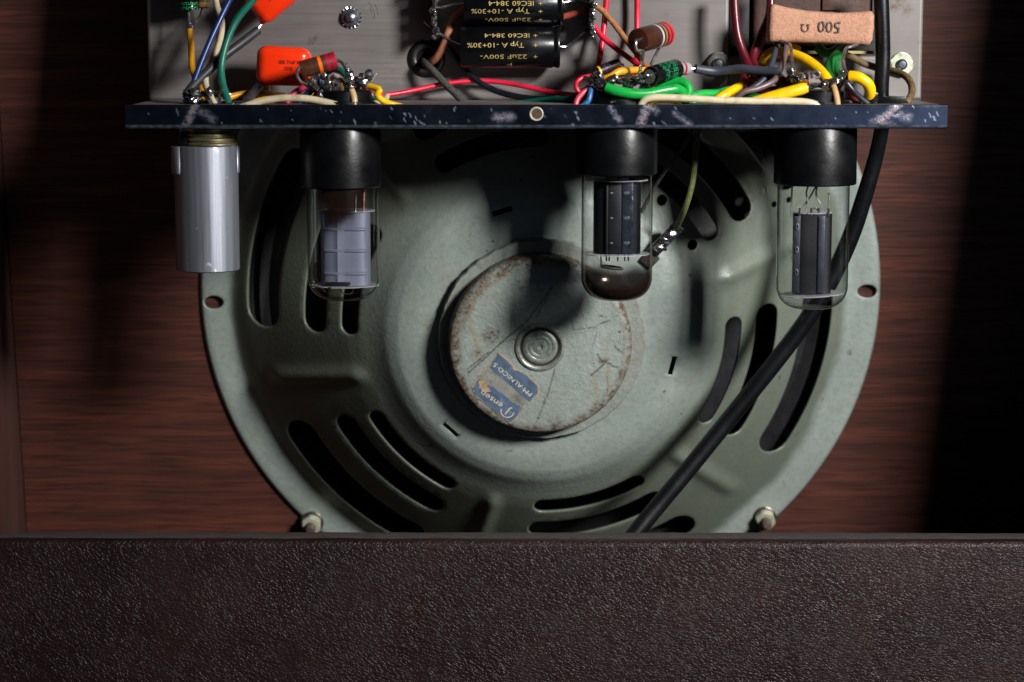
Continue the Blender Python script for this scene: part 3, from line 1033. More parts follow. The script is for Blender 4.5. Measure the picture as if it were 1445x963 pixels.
# component plate with the transformer window
KX0, KX1 = W(1028, 40, YP).x, W(1242, 40, YP).x
KZ0, KZ1 = W(1100, 79, YP).z, W(1100, -60, YP).z
PSP = [((1262, 8), 10, 1.0), ((1280, 14), 9, 0.8), ((1270, 2), 9, 0.8), ((440, 58), 5, 1.0), ((446, 53), 4, 0.9), ((555, 101), 3, 0.5), ((566, 98), 2, 1.0), ((1293, 96), 3, 0.8), ((585, 20), 3, 0.3), ((940, 20), 6, 0.25),
       ((1296, 60), 3, 0.5), ((505, 120), 3, 0.6)]
def plate_part(x0, x1, z0, z1):
    m_, r_ = MB(), []
    nx_, nz_ = max(2, int((x1 - x0) / 1.3)), max(2, int((z1 - z0) / 1.3))
    v_ = []
    for i in range(nx_ + 1):
        for j in range(nz_ + 1):
            v_.append((x0 + (x1 - x0) * i / nx_, YP, z0 + (z1 - z0) * j / nz_))
    f_ = [(i * (nz_ + 1) + j, (i + 1) * (nz_ + 1) + j, (i + 1) * (nz_ + 1) + j + 1, i * (nz_ + 1) + j + 1) for i in range(nx_) for j in range(nz_)]
    return v_, f_
pm = MB()
for a in ((CX0 + 0.5, KX0, ZS - 0.1, ZTOP), (KX1, CX1 - 0.5, ZS - 0.1, ZTOP), (KX0, KX1, ZS - 0.1, KZ0), (KX0, KX1, KZ1, ZTOP)):
    pm.add(*plate_part(*a))
SPOTS = [(W(q[0][0], q[0][1], YP), q[1] * 0.3, q[2]) for q in PSP]
ru = []
for p in pm.v:
    v_ = 0.0
    for c, rad, amt in SPOTS:
        d = (p - c).length / rad
        if d < 1.2:
            v_ = max(v_, amt * max(0, 1.2 - d))
    ru.append(min(1, v_))
pl = pm.build('component_plate', M_PLATE, chs, attrs={'rust': ru})
sol = pl.modifiers.new('sheet_thickness', 'SOLIDIFY'); sol.thickness = 0.0014; sol.offset = -1

# scratches on the plate by the bolt: arcs left by the lock washer
am = MB()
for rr_, a0, a1 in ((27, -10, 48), (31, 0, 36), (24, 5, 30)):
    pts_ = [W(495 + rr_ * 1.25 * math.cos(math.radians(a)), 22 - rr_ * math.sin(math.radians(a)), YP - 0.03) for a in range(a0, a1, 6)]
    am.tube(pts_, 0.09, 4)
am.build('scuff', M_LEAD, pl)

def plate_frame(px, py, y=YP, rot=0.0):
    return frame(W(px, py, y), x=(math.cos(rot), 0, math.sin(rot)), z=(0, -1, 0))
hexnut(plate_frame(1013, 90, YP, 0.4), 8.6, 2.6, M_NICKEL, chs, 'nut', 2.1, 4.0, M_BOLT, washer=4.9)
hexnut(plate_frame(1271, 91, YP, 0.25), 8.9, 2.8, M_CREAMNUT, chs, 'nut', 2.0, 4.2, M_BOLT, washer=5.0)
# lock nut with toothed washer
Mb = plate_frame(495, 25)
tw = MB().lathe([(3.9, 0), (3.9, 0.5), (2, 0.5)], 36, Mb)
for k in range(16):
    a = 2 * math.pi * k / 16
    tw.rbox((1.0, 0.8, 0.5), Mb @ Matrix.Rotation(a, 4, 'Z') @ Matrix.Translation((4.1, 0, 0.35)) @ Matrix.Rotation(0.4, 4, 'X'), 0.1, 1)
two = tw.build('toothed_washer', M_BOLT, chs)
MB().lathe([(3.7, 0.5), (3.65, 1.6), (3.2, 2.2), (2.1, 2.4)], 32, Mb).build('nut', M_BOLT, chs)
MB().lathe([(2.0, 0.5), (2.0, 3.0), (1.7, 3.7), (0.9, 4.1), (0, 4.2)], 24, Mb).build('bolt', M_BOLT, chs)
# rubber grommet
gt = []
for k in range(13):
    a = math.pi * k / 12
    gt.append((5.6 + 2.15 * math.cos(a), 1.7 * math.sin(a)))
MB().lathe(gt + [(3.45, -1.2)], 40, plate_frame(602, 83)).build('rubber_grommet', M_RUBBER, chs)
MB().lathe([(0, 0.15), (4.2, 0.15)], 32, plate_frame(602, 83)).build('grommet_hole', simple('dark_hole', '#050404', 0.9, var=0.2), chs)

# transformer in the window
tr = thing('transformer', (W(1135, 70, 80).x, 80, KZ0 + 1), 'brown paper wrapped transformer coil behind the 500 ohm resistor', 'transformer')
M_KRAFT = simple('brown_kraft_paper', '#3f241b', 0.6, var=0.4, vscale=120, bump=0.3, bscale=500, dirt='#22120d')
M_KRAFT2 = simple('pale_paper_edge', '#8f8258', 0.7, var=0.4, vscale=200, bump=0.2)
c0, c1 = W(1062, 0, 62).x, W(1232, 0, 62).x
MB().rbox((c1 - c0, 26, KZ1 - KZ0 - 4), Matrix.Translation(((c0 + c1) / 2, 74, (KZ0 + KZ1) / 2 + 2)), 3.0, 4).build('coil', M_KRAFT, tr)
MB().box((c0 - 0.5, 63.5, KZ0 + 0.6), (c1 + 1.0, 86, KZ0 + 1.9), 0.3).build('bobbin_edge', M_KRAFT2, tr)
MB().box((KX0 + 1, 64, KZ0 + 0.5), (c0 - 1.0, 88, KZ1 - 2), 0.4).build('core', simple('black_core_iron', '#141110', 0.6, var=0.4, vscale=200), tr)
MB().box((KX0 - 8, 88.2, KZ0 - 4), (KX1 + 6, 100, KZ1 + 5), 0.6).build('core', MATS['black_core_iron'], tr)
fl = MB().rbox((W(1182, 0, 61).x - W(1160, 0, 61).x, 0.8, 16), Matrix.Translation((W(1171, 10, 61).x, 60.2, W(1171, -6, 61).z + 2)), 0.2)
fl.build('paper_flap', MATS['brown_kraft_paper'], tr)

# ------------------------------------------------------------------ valves
GH = 'valves hanging from the chassis shelf'
YT = 18.0
def rows(px, Y, *rws):
    return [W(px, r, Y).z for r in rws]

def bulb(px, w_px, row_base, row_end, getter):
    """glass lathe profile with a getter attribute; returns vertices, faces, values in world mm"""
    cx = W(px, (row_base + row_end) / 2, YT).x
    z1, z0 = W(px, row_base, YT).z, W(px, row_end, YT).z
    R_ = w_px / 2 * pxmm(YT) * 0.985
    prof = [(R_ * 0.96, z1 + 3)] + [(R_, z1 - (z1 - z0 - 9.0) * k / 26) for k in range(27)]
    ca, cb = 9.0, 9.0
    for k in range(1, 15):
        a = math.pi / 2 * k / 14
        prof.append((R_ - ca + ca * math.cos(a), z0 + cb - cb * math.sin(a)))
    for k in range(1, 6):
        prof.append(((R_ - ca) * (1 - k / 5), z0 - 0.5 * (1 - (1 - k / 5) ** 2)))
    m_ = MB().lathe(prof, 72, Matrix.Translation((cx, YT, 0)))
    return cx, R_, z0, z1, m_, [getter(v - Vector((cx, YT, 0)), z0, z1, R_) for v in m_.v]

def octal_base(px, w_px, row_end, parent, flare=0.0):
    cx = W(px, row_end, YT).x
    R_ = w_px / 2 * pxmm(YT)
    z0 = W(px, row_end, YT).z
    zt_ = ZS - 2.0
    MB().lathe([(R_ - 1.6, z0 + 0.2), (R_ - 0.5, z0), (R_, z0 + 0.5), (R_, z0 + 4), (R_ - 0.15, zt_ - 2.2), (R_ - 0.4, zt_ - 1.8), (R_ - 0.4, zt_), (0, zt_)], 64, Matrix.Translation((cx, YT, 0))).build('bakelite_base', M_BLACK, parent)

def mica(cx, z, rx, ry, parent, seed=0, tilt=0.0):
    n_ = 72
    vs_ = []
    for zz in (-0.22, 0.22):
        for k in range(n_):
            a = 2 * math.pi * k / n_
            f = 1 + 0.035 * noise.noise(Vector((math.cos(a) * 5, math.sin(a) * 5, seed))) - (0.05 if k % 12 < 2 else 0)
            x_ = rx * f * math.cos(a)
            vs_.append((cx + x_, YT + ry * f * math.sin(a), z + zz + x_ * tilt))
    MB().add(vs_, [tuple(range(n_ - 1, -1, -1)), tuple(range(n_, 2 * n_))] + [(k, (k + 1) % n_, n_ + (k + 1) % n_, n_ + k) for k in range(n_)]).build('mica_disc', M_MICA, parent, sharp=30)

def sstep(a, b, x):
    t = max(0, min(1, (x - a) / (b - a)))
    return t * t * (3 - 2 * t)

def tube_getter_none(v, z0, z1, R_):
    return 0.0
def tube2_getter(v, z0, z1, R_):
    # smoky patch high on the wall that faces out of the cabinet
    ang = math.atan2(v.x, -v.y)
    zc = z1 - 2.0
    d = math.hypot((ang + 0.02) * R_ / 10.0, (v.z - zc) / 14.0)
    n_ = 0.18 * noise.noise(v * 0.35)
    return max(0, min(0.97, sstep(1.12, 0.55, d + n_)))
def tube3_getter(v, z0, z1, R_):
    n_ = 1.2 * noise.noise(v * 0.2)
    ang = math.atan2(v.x, -v.y)
    g = sstep(14.5, 8.0, v.z - z0 + n_ - 2.5 * (abs(math.sin(ang)) - 0.5))
    refl = sstep(1.15, 0.8, math.hypot(ang / 0.95, (v.z - z0 - 11.5) / 6.0)) if v.y < 0 else 0  # getter film thinned at the front to imitate a reflection
    return max(0, min(0.93, g * (1 - 0.55 * refl)))

M_GREYP = simple('grey_anode', '#6f7384', 0.5, metal=0.35, var=0.12, vscale=80, bump=0.05)
M_DARKP = simple('black_carbonised_anode', '#17181d', 0.32, metal=0.5, var=0.25, vscale=120, bump=0.08)
M_MATTP = simple('matt_black_anode', '#101116', 0.5, metal=0.35, var=0.25, vscale=120, bump=0.08)
M_COPPER = simple('copper_support', '#9a6a50', 0.3, metal=0.9, var=0.3, vscale=500, bump=0.05)

def oval_plate(cx, z0, z1, rx, ry, mat, parent, name='anode', ribs=(), n_=64, seam=True):
    vs_, fs_ = [], []
    levels = [z0]
    for rz in ribs:
        levels += [rz - 0.75, rz - 0.3, rz + 0.3, rz + 0.75]
    levels.append(z1)
    levels = sorted(levels)
    for z in levels:
        for k in range(n_):
            a = 2 * math.pi * k / n_
            c_, s_ = math.cos(a), math.sin(a)
            ex = 0.55
            x_ = rx * math.copysign(abs(c_) ** ex, c_)
            y_ = ry * math.copysign(abs(s_) ** ex, s_)
            bump_ = 0.0
            if any(abs(z - rz) < 0.4 for rz in ribs) and (0.12 < x_ / rx < 0.85 or -0.85 < x_ / rx < -0.3):
                bump_ = 0.55
            if seam and abs(x_ / rx + 0.2) < 0.08:
                bump_ -= 0.6
            vs_.append((cx + x_, YT + y_ + math.copysign(bump_, s_), z))
    for i in range(len(levels) - 1):
        for k in range(n_):
            fs_.append((i * n_ + k, i * n_ + (k + 1) % n_, (i + 1) * n_ + (k + 1) % n_, (i + 1) * n_ + k))
    fs_.append(tuple(range(n_ - 1, -1, -1))); e_ = (len(levels) - 1) * n_; fs_.append(tuple(range(e_, e_ + n_)))
    return MB().add(vs_, fs_).build(name, mat, parent, sharp=28)

# valve with the grey anode
def wx(px):
    return W(px, 330, YT).x
t2 = thing('vacuum_tube', (wx(481), YT, W(481, 424, YT).z), 'glass valve with pale grey anode and smoky patch below its black base', 'vacuum tube', GH)
octal_base(481, 113, 264, t2)
cx, R_, z0, z1, gm, gv = bulb(485, 103, 264, 423, tube2_getter)
gm.build('glass_bulb', M_GLASS, t2, attrs={'getter': gv}, sharp=0)
za, zb, zc = rows(485, YT, 402, 298, 270)
oval_plate(cx + 0.8, za + 0.3, zb, 9.8, 6.8, M_GREYP, t2, ribs=rows(485, YT, 384, 352, 322))
mica(cx + 0.4, za, 13.6, 11.5, t2, 1)
mica(cx + 1.0, zb + 0.2, 11.5, 9.0, t2, 2)
MB().rbox((10.0, 0.5, 1.4), Matrix.Translation((wx(478), YT - 8.0, za + 1.3)), 0.15).build('getter_bar', M_MATTP, t2)
for k, dx in enumerate((5.0, 8.2, -5)):
    MB().tube([(cx + dx, YT - 3, zb), (cx + dx + 0.3, YT - 2.5, zc + 2)], 0.5, 8).build('support_rod', M_COPPER if dx > 6 else M_NICKEL, t2)
MB().tube(smoothline([(cx - 2, YT - 2, za - 0.3), (cx - 0.5, YT - 3, za - 3), (cx + 3, YT, za - 3.4), (cx + 4, YT + 2, za - 0.3)]), 0.25, 6).build('getter_wire', M_NICKEL, t2)

# valve with the glossy black anode and the blackened tip
t3 = thing('vacuum_tube', (wx(870), YT, W(870, 424, YT).z), 'glass valve with glossy black anode and blackened bottom tip in front of magnet cap', 'vacuum tube', GH)
octal_base(870, 114, 246, t3)
cx, R_, z0, z1, gm, gv = bulb(870.5, 101, 246, 423, tube3_getter)
gm.build('glass_bulb', M_GLASS, t3, attrs={'getter': gv}, sharp=0)
za, zb = rows(870, YT, 358, 254)
an = oval_plate(cx, za + 0.3, zb - 0.3, 9.4, 6.0, M_DARKP, t3, seam=False)
MB().rbox((1.0, 1.6, zb - za - 1.2), Matrix.Translation((cx - 4.3, YT - 6.3, (za + zb) / 2)), 0.3).build('anode_fold', M_MATTP, t3)
MB().rbox((5.2, 1.6, zb - za - 1.2), Matrix.Translation((cx - 1.2, YT - 6.4, (za + zb) / 2)), 0.5).build('anode_fold', M_MATTP, t3)
MB().rbox((4.4, 1.2, zb - za - 1.2), Matrix.Translation((cx + 3.9, YT - 6.4, (za + zb) / 2)), 0.5).build('anode_fold', simple('bright_black_anode', '#3a3e4a', 0.3, metal=0.8, var=0.4, vscale=250, bump=0.5, bscale=350), t3)
for rz in rows(870, YT, 271, 306, 341):
    MB().lathe([(1.45, 0), (1.2, 0.45), (0, 0.55)], 20, frame((cx + 3.4, YT - 7.0, rz), x=(1, 0, 0), z=(0, -1, 0)) @ Matrix.Diagonal((1, 0.55, 1, 1))).build('weld_dimple', M_LEAD, t3)
    MB().lathe([(0.8, 0), (0.6, 0.35), (0, 0.45)], 16, frame((cx - 2.6, YT - 7.2, rz), x=(1, 0, 0), z=(0, -1, 0)) @ Matrix.Diagonal((1, 0.6, 1, 1))).build('weld_dimple', M_NICKEL, t3)
mica(cx, za, 13.2, 11.5, t3, 3)
mica(cx, zb, 12.3, 10.5, t3, 4)
for dx in (-4.3, -3.2, 0.2, 3.0, 4.4):
    MB().tube([(cx + dx, YT - 4, za - 2.6), (cx + dx, YT - 4, za)], 0.32, 6).build('support_rod', M_COPPER, t3)
    MB().tube([(cx + dx, YT - 4, zb), (cx + dx, YT - 4, zb + 3.2)], 0.42, 6).build('support_rod', M_COPPER, t3)
MB().lathe([(4.4, 0.0), (4.9, 0.5), (4.4, 1.0), (3.9, 0.5), (4.4, 0)], 32, Matrix.Translation((cx - 2.0, YT - 1, za - 6.0)) @ Matrix.Rotation(0.12, 4, 'Y')).build('getter_ring', M_NICKEL, t3)
MB().tube([(cx - 6.2, YT - 1, za - 5.5), (cx - 6.4, YT - 1, za)], 0.3, 6).build('getter_wire', M_NICKEL, t3)

# valve with matt black anode and bare support wires
t4 = thing('vacuum_tube', (wx(1147), YT, W(1147, 436, YT).z), 'clear glass valve with matt black anode beside the thick black cable', 'vacuum tube', GH)
octal_base(1150, 115, 260, t4)
cx, R_, z0, z1, gm, gv = bulb(1146.5, 102, 260, 435, tube_getter_none)
gm.build('glass_bulb', M_GLASS, t4, attrs={'getter': gv}, sharp=0)
za, zb = rows(1146, YT, 415, 300)
ax = wx(1144)
oval_plate(ax + 0.6, za + 0.4, zb - 0.4, 7.6, 5.2, M_MATTP, t4, seam=False)
MB().rbox((2.6, 0.9, zb - za - 2), Matrix.Translation((ax - 6.2, YT - 5.7, (za + zb) / 2)), 0.25).build('anode_flange', simple('grey_flange', '#2e3038', 0.4, metal=0.5, var=0.3), t4)
MB().rbox((2.6, 1.0, zb - za - 2), Matrix.Translation((ax + 3.6, YT - 5.6, (za + zb) / 2)), 0.4).build('anode_flange', MATS['grey_flange'], t4)
for rz in rows(1146, YT, 318, 350, 382):
    MB().lathe([(0.9, 0), (0.95, 0.3), (0.55, 0.35), (0.5, 0.1)], 18, frame((ax - 6.2, YT - 6.25, rz), x=(1, 0, 0), z=(0, -1, 0)) @ Matrix.Diagonal((0.8, 1.5, 1, 1))).build('rivet_eye', M_LEAD, t4)
mica(cx - 0.2, za, 13.2, 11.6, t4, 5, 0.05)
mica(ax + 0.6, zb, 7.8, 6.0, t4, 6)
zc = W(1146, 262, YT).z
for k, sq in enumerate((((-8.6, -2), (-8.7, 2.5), (-8.6, 12)), ((-6.0, 0), (-2.4, 5), (1.0, 11)), ((-3.4, 0), (-2.4, 4), (-3.2, 8), (-2.0, 12)), ((2.6, -1.0), (3.0, 3), (1.0, 7), (1.6, 12)), ((5.8, -1.5), (6.0, 4), (6.0, 8)), ((-1.5, 0), (0.4, 2.2), (1.9, 0.6)))):
    MB().tube(smoothline([(ax + 0.6 + x_, YT - 2 - (k % 3), zb + z_) for x_, z_ in sq]), 0.36, 7).build('support_wire', M_NICKEL, t4)
for x_ in (-5.2, -0.6, 2.4, 6.2):
    MB().tube([(ax + x_, YT - 5, zb - 1.2), (ax + x_, YT - 5, zb + 2.2)], 0.45, 6).build('support_rod', M_LEAD, t4)

# screening can
can = thing('valve_shield', (W(292, 381, YT).x, YT, W(292, 381, YT).z), 'bare aluminium valve screening can with scratches, hanging beside the grey valve', 'valve shield')
ccx = W(292, 290, YT).x
Rc = 44.5 * pxmm(YT)
zb_, zt_ = rows(292, YT, 381, 205)
MB().lathe([(0, zb_ + 0.5), (Rc - 1.6, zb_ + 0.3), (Rc - 0.5, zb_), (Rc, zb_ + 0.4), (Rc, zt_ - 0.3), (Rc - 0.4, zt_), (Rc - 0.9, zt_ - 0.2), (Rc - 0.9, zb_ + 3)], 72, Matrix.Translation((ccx, YT, 0))).build('can_body', M_CAN, can, sharp=50)
ze0, ze1 = rows(292, YT, 245, 206)
for sgn, sh in ((-1, 1.1), (1, 0.55)):
    m_ = MB()
    prof_ = []
    for k in range(7):
        a = math.radians((180 if sgn < 0 else 0) + (-26 + 52 * k / 6) * (1 if sgn > 0 else 1) + (18 if sgn < 0 else 20))
        e = sh * math.sin(math.pi * k / 6) ** 0.5
        prof_.append(((Rc + 0.1 + e) * math.cos(a), (Rc + 0.1 + e) * math.sin(a)))
    vs_ = [(ccx + x_, YT + y_, z_) for z_ in (ze0, ze0 + 0.8, ze1) for x_, y_ in prof_]
    vs_ = [(ccx + (x_ - ccx) * (0.985 if i < 7 else 1), y_, z_) for i, (x_, y_, z_) in enumerate(vs_)]
    m_.add(vs_, [(i * 7 + k, i * 7 + k + 1, i * 7 + 8 + k, i * 7 + 7 + k) for i in range(2) for k in range(6)])
    o_ = m_.build('bayonet_ear', M_CAN, can)
    mo = o_.modifiers.new('sheet_thickness', 'SOLIDIFY'); mo.thickness = 0.0006
# threaded skirt of its holder
zk = ZS - 1.4
rk = 38.5 * pxmm(YT)
kcx = W(297, 195, YT).x
pr = [(rk - 2, zt_ - 2), (rk - 1.0, zt_ - 0.6)]
zz = zt_ - 0.2
while zz < zk - 3.2:
    pr += [(rk - 0.9, zz), (rk - 0.1, zz + 0.5), (rk - 0.1, zz + 1.1), (rk - 0.9, zz + 1.7)]
    zz += 1.9
pr += [(rk - 0.6, zk - 2.0), (rk + 1.8, zk - 1.0), (rk + 1.8, zk), (0, zk)]
sk = MB().lathe(pr, 64, Matrix.Translation((kcx, YT, 0))).build('shield_holder', M_BRASSY, None, origin=(kcx, YT, zk), sharp=40)
tag(sk, 'yellowed threaded metal holder above the aluminium screening can', 'valve holder')
kn = MB().rbox((2.6, 2.0, 5.6), Matrix.Translation((kcx - rk + 1.4, YT - 6.5, zt_ + 2.8)), 0.3)
kn.build('notch', M_BLACK, sk)
MB().tube([(kcx - rk + 0.3, YT - 6.5, zt_), (kcx - rk - 0.3, YT - 6.3, zt_ + 2), (kcx - rk + 1.0, YT - 6.3, zk - 1)], 0.4, 8).build('spring', M_NICKEL, sk)

# ------------------------------------------------------------------ wiring and components on the chassis
def wmat(hexc, rough=0.38, **kw):
    return simple('insulation_' + hexc.strip('#'), hexc, rough, var=kw.pop('var', 0.22), vscale=180, bump=0.08, bscale=900, **kw)

def wire(name, seq, rpx, mat, label, cat='wire', group=None, ends=None, n=12):
    """one insulated wire along photograph points (px, py, depth)"""
    pts_ = pxline(seq, 1.0)
    r_ = rpx * pxmm(seq[len(seq) // 2][2])
    o = MB().tube(pts_, r_, n).build(name, mat, None, origin=pts_[-1])
    tag(o, label, cat, group)
    if ends:
        for e in ends:
            MB().tube(pxline(e[1], 0.8), e[0] * pxmm(30), 8).build('bare_end', M_LEAD, o)
    return o

C_RED, C_CREAM, C_BLUE = wmat('#c81536', dirt='#8e1026'), wmat('#bdb093', dirt='#8f7f5e'), wmat('#0b2c68')
C_TEAL, C_YEL, C_AMBER = wmat('#0d5f4e'), wmat('#e0ae05', 0.32, dirt='#8f6a10'), wmat('#cf8f0b')
C_GREEN, C_DKGREEN = wmat('#12943a', 0.3, dirt='#0c5e28'), wmat('#0c6a2c', 0.32, dirt='#123c1c')
C_BLACK, C_GREY, C_SLATE = wmat('#101014'), wmat('#2b2b30', 0.5), wmat('#31353f', 0.5)
C_MAROON, C_ROSE = wmat('#500e19', 0.34), wmat('#a8274a')
C_CLOTH = simple('grey_cotton_braid', '#3b3a36', 0.85, var=0.6, vscale=900, bump=0.6, bscale=1600, dirt='#191714')
C_COPPER = simple('brown_cotton_braid', '#9a5f45', 0.7, var=0.4, vscale=900, bump=0.5, bscale=1600)
C_TAN = simple('tan_cotton_braid', '#8f5e33', 0.7, var=0.4, vscale=700, bump=0.5, bscale=1500, dirt='#4a3020')
C_RUSTY = simple('scorched_braid', '#5c4a2c', 0.7, var=0.6, vscale=500, bump=0.6, bscale=1200, dirt='#8a4a1c')
C_OLIVE = simple('olive_cotton_braid', '#4c5227', 0.75, var=0.4, vscale=900, bump=0.5, bscale=1600)
C_MAUVE = wmat('#5c4a4a', 0.4)

# --- octal sockets: body, eight tags, solder
def socket(px, label, tags, blobs, seed, br=13.5, tall=1.0):
    c = W(px, 150, YT)
    so = thing('valve_socket', (c.x, YT, ZS), label, 'valve socket', 'valve sockets on the chassis shelf')
    MB().lathe([(br, ZS - 0.1), (br, ZS + 0.8 * tall), (br - 2, ZS + 1.0 * tall), (br - 2, ZS + 4.6 * tall), (br - 2.7, ZS + 5.2 * tall), (0, ZS + 5.3 * tall)], 48, Matrix.Translation((c.x, YT, 0))).build('socket_body', M_BLACK, so)
    rg = random.Random(seed)
    for k in range(8):
        a = 2 * math.pi * (k + 0.3) / 8
        ux, uy = math.cos(a), math.sin(a)
        ht = rg.uniform(5.0, 9.0) * (0.4 + 0.6 * tall)
        lean = rg.uniform(0.1, 0.55)
        p0 = Vector((c.x + (br - 4) * ux, YT + (br - 4) * uy, ZS + 4.4 * tall))
        p1 = p0 + Vector((ux * lean * ht * 0.6, uy * lean * ht * 0.6, ht * 0.55))
        p2 = p1 + Vector((ux * lean * ht, uy * lean * ht, ht * 0.5))
        w_ = Vector((-uy, ux, 0))
        vs_ = []
        for p, hw in ((p0, 1.15), (p1, 1.3), (p2, 0.9)):
            for sg in (-1, 1):
                for th in (-0.25, 0.25):
                    vs_.append(p + w_ * hw * sg + Vector((ux, uy, 0)) * th)
        f_ = []
        for i in range(2):
            b = i * 4
            for (q, r_) in ((0, 1), (1, 3), (3, 2), (2, 0)):
                f_.append((b + q, b + r_, b + 4 + r_, b + 4 + q))
        f_ += [(0, 2, 3, 1), (8, 9, 11, 10)]
        tg = MB().add(vs_, f_).build('solder_tag', M_TAG, so, sharp=30)
        if rg.random() < 0.85:
            MB().blob(p1.lerp(p2, rg.uniform(0.1, 0.7)), rg.uniform(1.2, 1.9), (1, 0.9, 1.2), seed + k, sub=2, amp=0.6).build('solder', M_SOLDER, tg)
    for k, (bx, by, bY, r_, sq) in enumerate(blobs):
        MB().blob(W(bx, by, bY), r_ * pxmm(bY), sq, seed * 7 + k, sub=3, amp=0.55).build('solder', M_SOLDER, so)
    for k, (seq, w_) in enumerate(tags):
        pp = [W(*q) for q in seq]
        m_ = MB()
        for a, b in zip(pp, pp[1:]):
            d_ = (b - a)
            m_.rbox((d_.length + 0.4, w_ * pxmm(20), 0.7), frame((a + b) / 2, x=d_, z=Vector((0, -1, 0.4)) - d_ * (Vector((0, -1, 0.4)).dot(d_) / d_.length_squared)), 0.2, 1)
        m_.build('solder_tag', M_TAG, so)
    return so
socket(292, 'socket above the aluminium can holder, tags crowded under the blue wire', [([(266, 140, 14), (275, 133, 12), (283, 140, 10)], 6), ([(285, 130, 12), (296, 142, 8), (298, 147, 8)], 6), ([(262, 135, 16), (266, 146, 14)], 6)],
       [(272, 141, 10, 6, (1.2, 1, 0.9)), (282, 132, 12, 4.5, (1, 1, 1.2)), (310, 140, 12, 5, (1, 1, 1)), (337, 146, 10, 5, (1.6, 1, 0.7)), (262, 143, 14, 5, (1, 1, 1)), (328, 147, 10, 4, (1.5, 1, 0.7))], 3, 10.5, 0.25)
socket(484, 'socket above the grey anode valve with a big bright solder post', [([(432, 112, 12), (440, 119, 10), (449, 126, 9)], 7), ([(430, 118, 12), (444, 126, 10)], 6), ([(455, 106, 16), (462, 112, 14)], 7), ([(508, 117, 12), (518, 112, 11), (524, 109, 11)], 8), ([(500, 118, 12), (516, 118, 11)], 7), ([(479, 112, 14), (490, 120, 12)], 5)],
       [(492, 102, 9, 6, (0.8, 0.8, 1.2)), (494, 110, 8, 6.5, (0.8, 0.8, 1.5)), (494, 122, 8, 7, (1.3, 0.9, 0.6)), (510, 116, 11, 6, (1.4, 0.8, 0.8)), (468, 121, 12, 6, (1.2, 1, 0.8)), (457, 108, 14, 5, (1.2, 1, 0.9)), (470, 129, 10, 5, (1.2, 1, 0.7)), (453, 134, 10, 5, (1, 1, 1.4)), (462, 131, 12, 5, (1.2, 1, 1)), (443, 122, 10, 3.5, (1.5, 1, 0.8))], 11)
socket(872, 'socket above the black tipped valve, under the small green and black capacitor', [([(824, 110, 14), (838, 112, 12), (848, 118, 10)], 6), ([(836, 106, 14), (852, 118, 10)], 6), ([(861, 108, 12), (868, 116, 10)], 5), ([(832, 118, 12), (846, 124, 10)], 6)],
       [(842, 113, 10, 6, (1.3, 1, 0.9)), (834, 118, 12, 5, (1.3, 1, 0.8)), (850, 122, 10, 5.5, (1.3, 1, 0.8)), (866, 112, 10, 5.5, (1, 1, 1.2)), (880, 113, 14, 8, (1.4, 1, 0.9)), (903, 112, 12, 8, (1.4, 1, 1.0)), (912, 121, 12, 5, (1, 1, 1)), (865, 145, 6, 4, (1.3, 1, 0.8)), (890, 118, 14, 6, (1.3, 1, 0.9))], 23)
socket(1150, 'socket above the matt black anode valve, between thick yellow wires', [([(1112, 108, 14), (1124, 118, 12), (1130, 127, 10)], 7), ([(1142, 120, 12), (1170, 121, 12)], 7), ([(1118, 100, 14), (1124, 112, 12)], 8), ([(1168, 115, 14), (1186, 112, 14)], 7)],
       [(1116, 102, 12, 6, (0.9, 1, 1.3)), (1122, 112, 11, 6.5, (1, 1, 1.2)), (1146, 122, 10, 5, (1.8, 1, 0.7)), (1160, 121, 10, 5, (1.4, 1, 0.8)), (1178, 115, 10, 6, (1.6, 1, 0.8)), (1197, 116, 8, 5, (1.3, 0.9, 0.7)), (1202, 106, 12, 5, (1.2, 1, 0.9)), (1127, 108, 11, 4, (1, 1, 1))], 37)

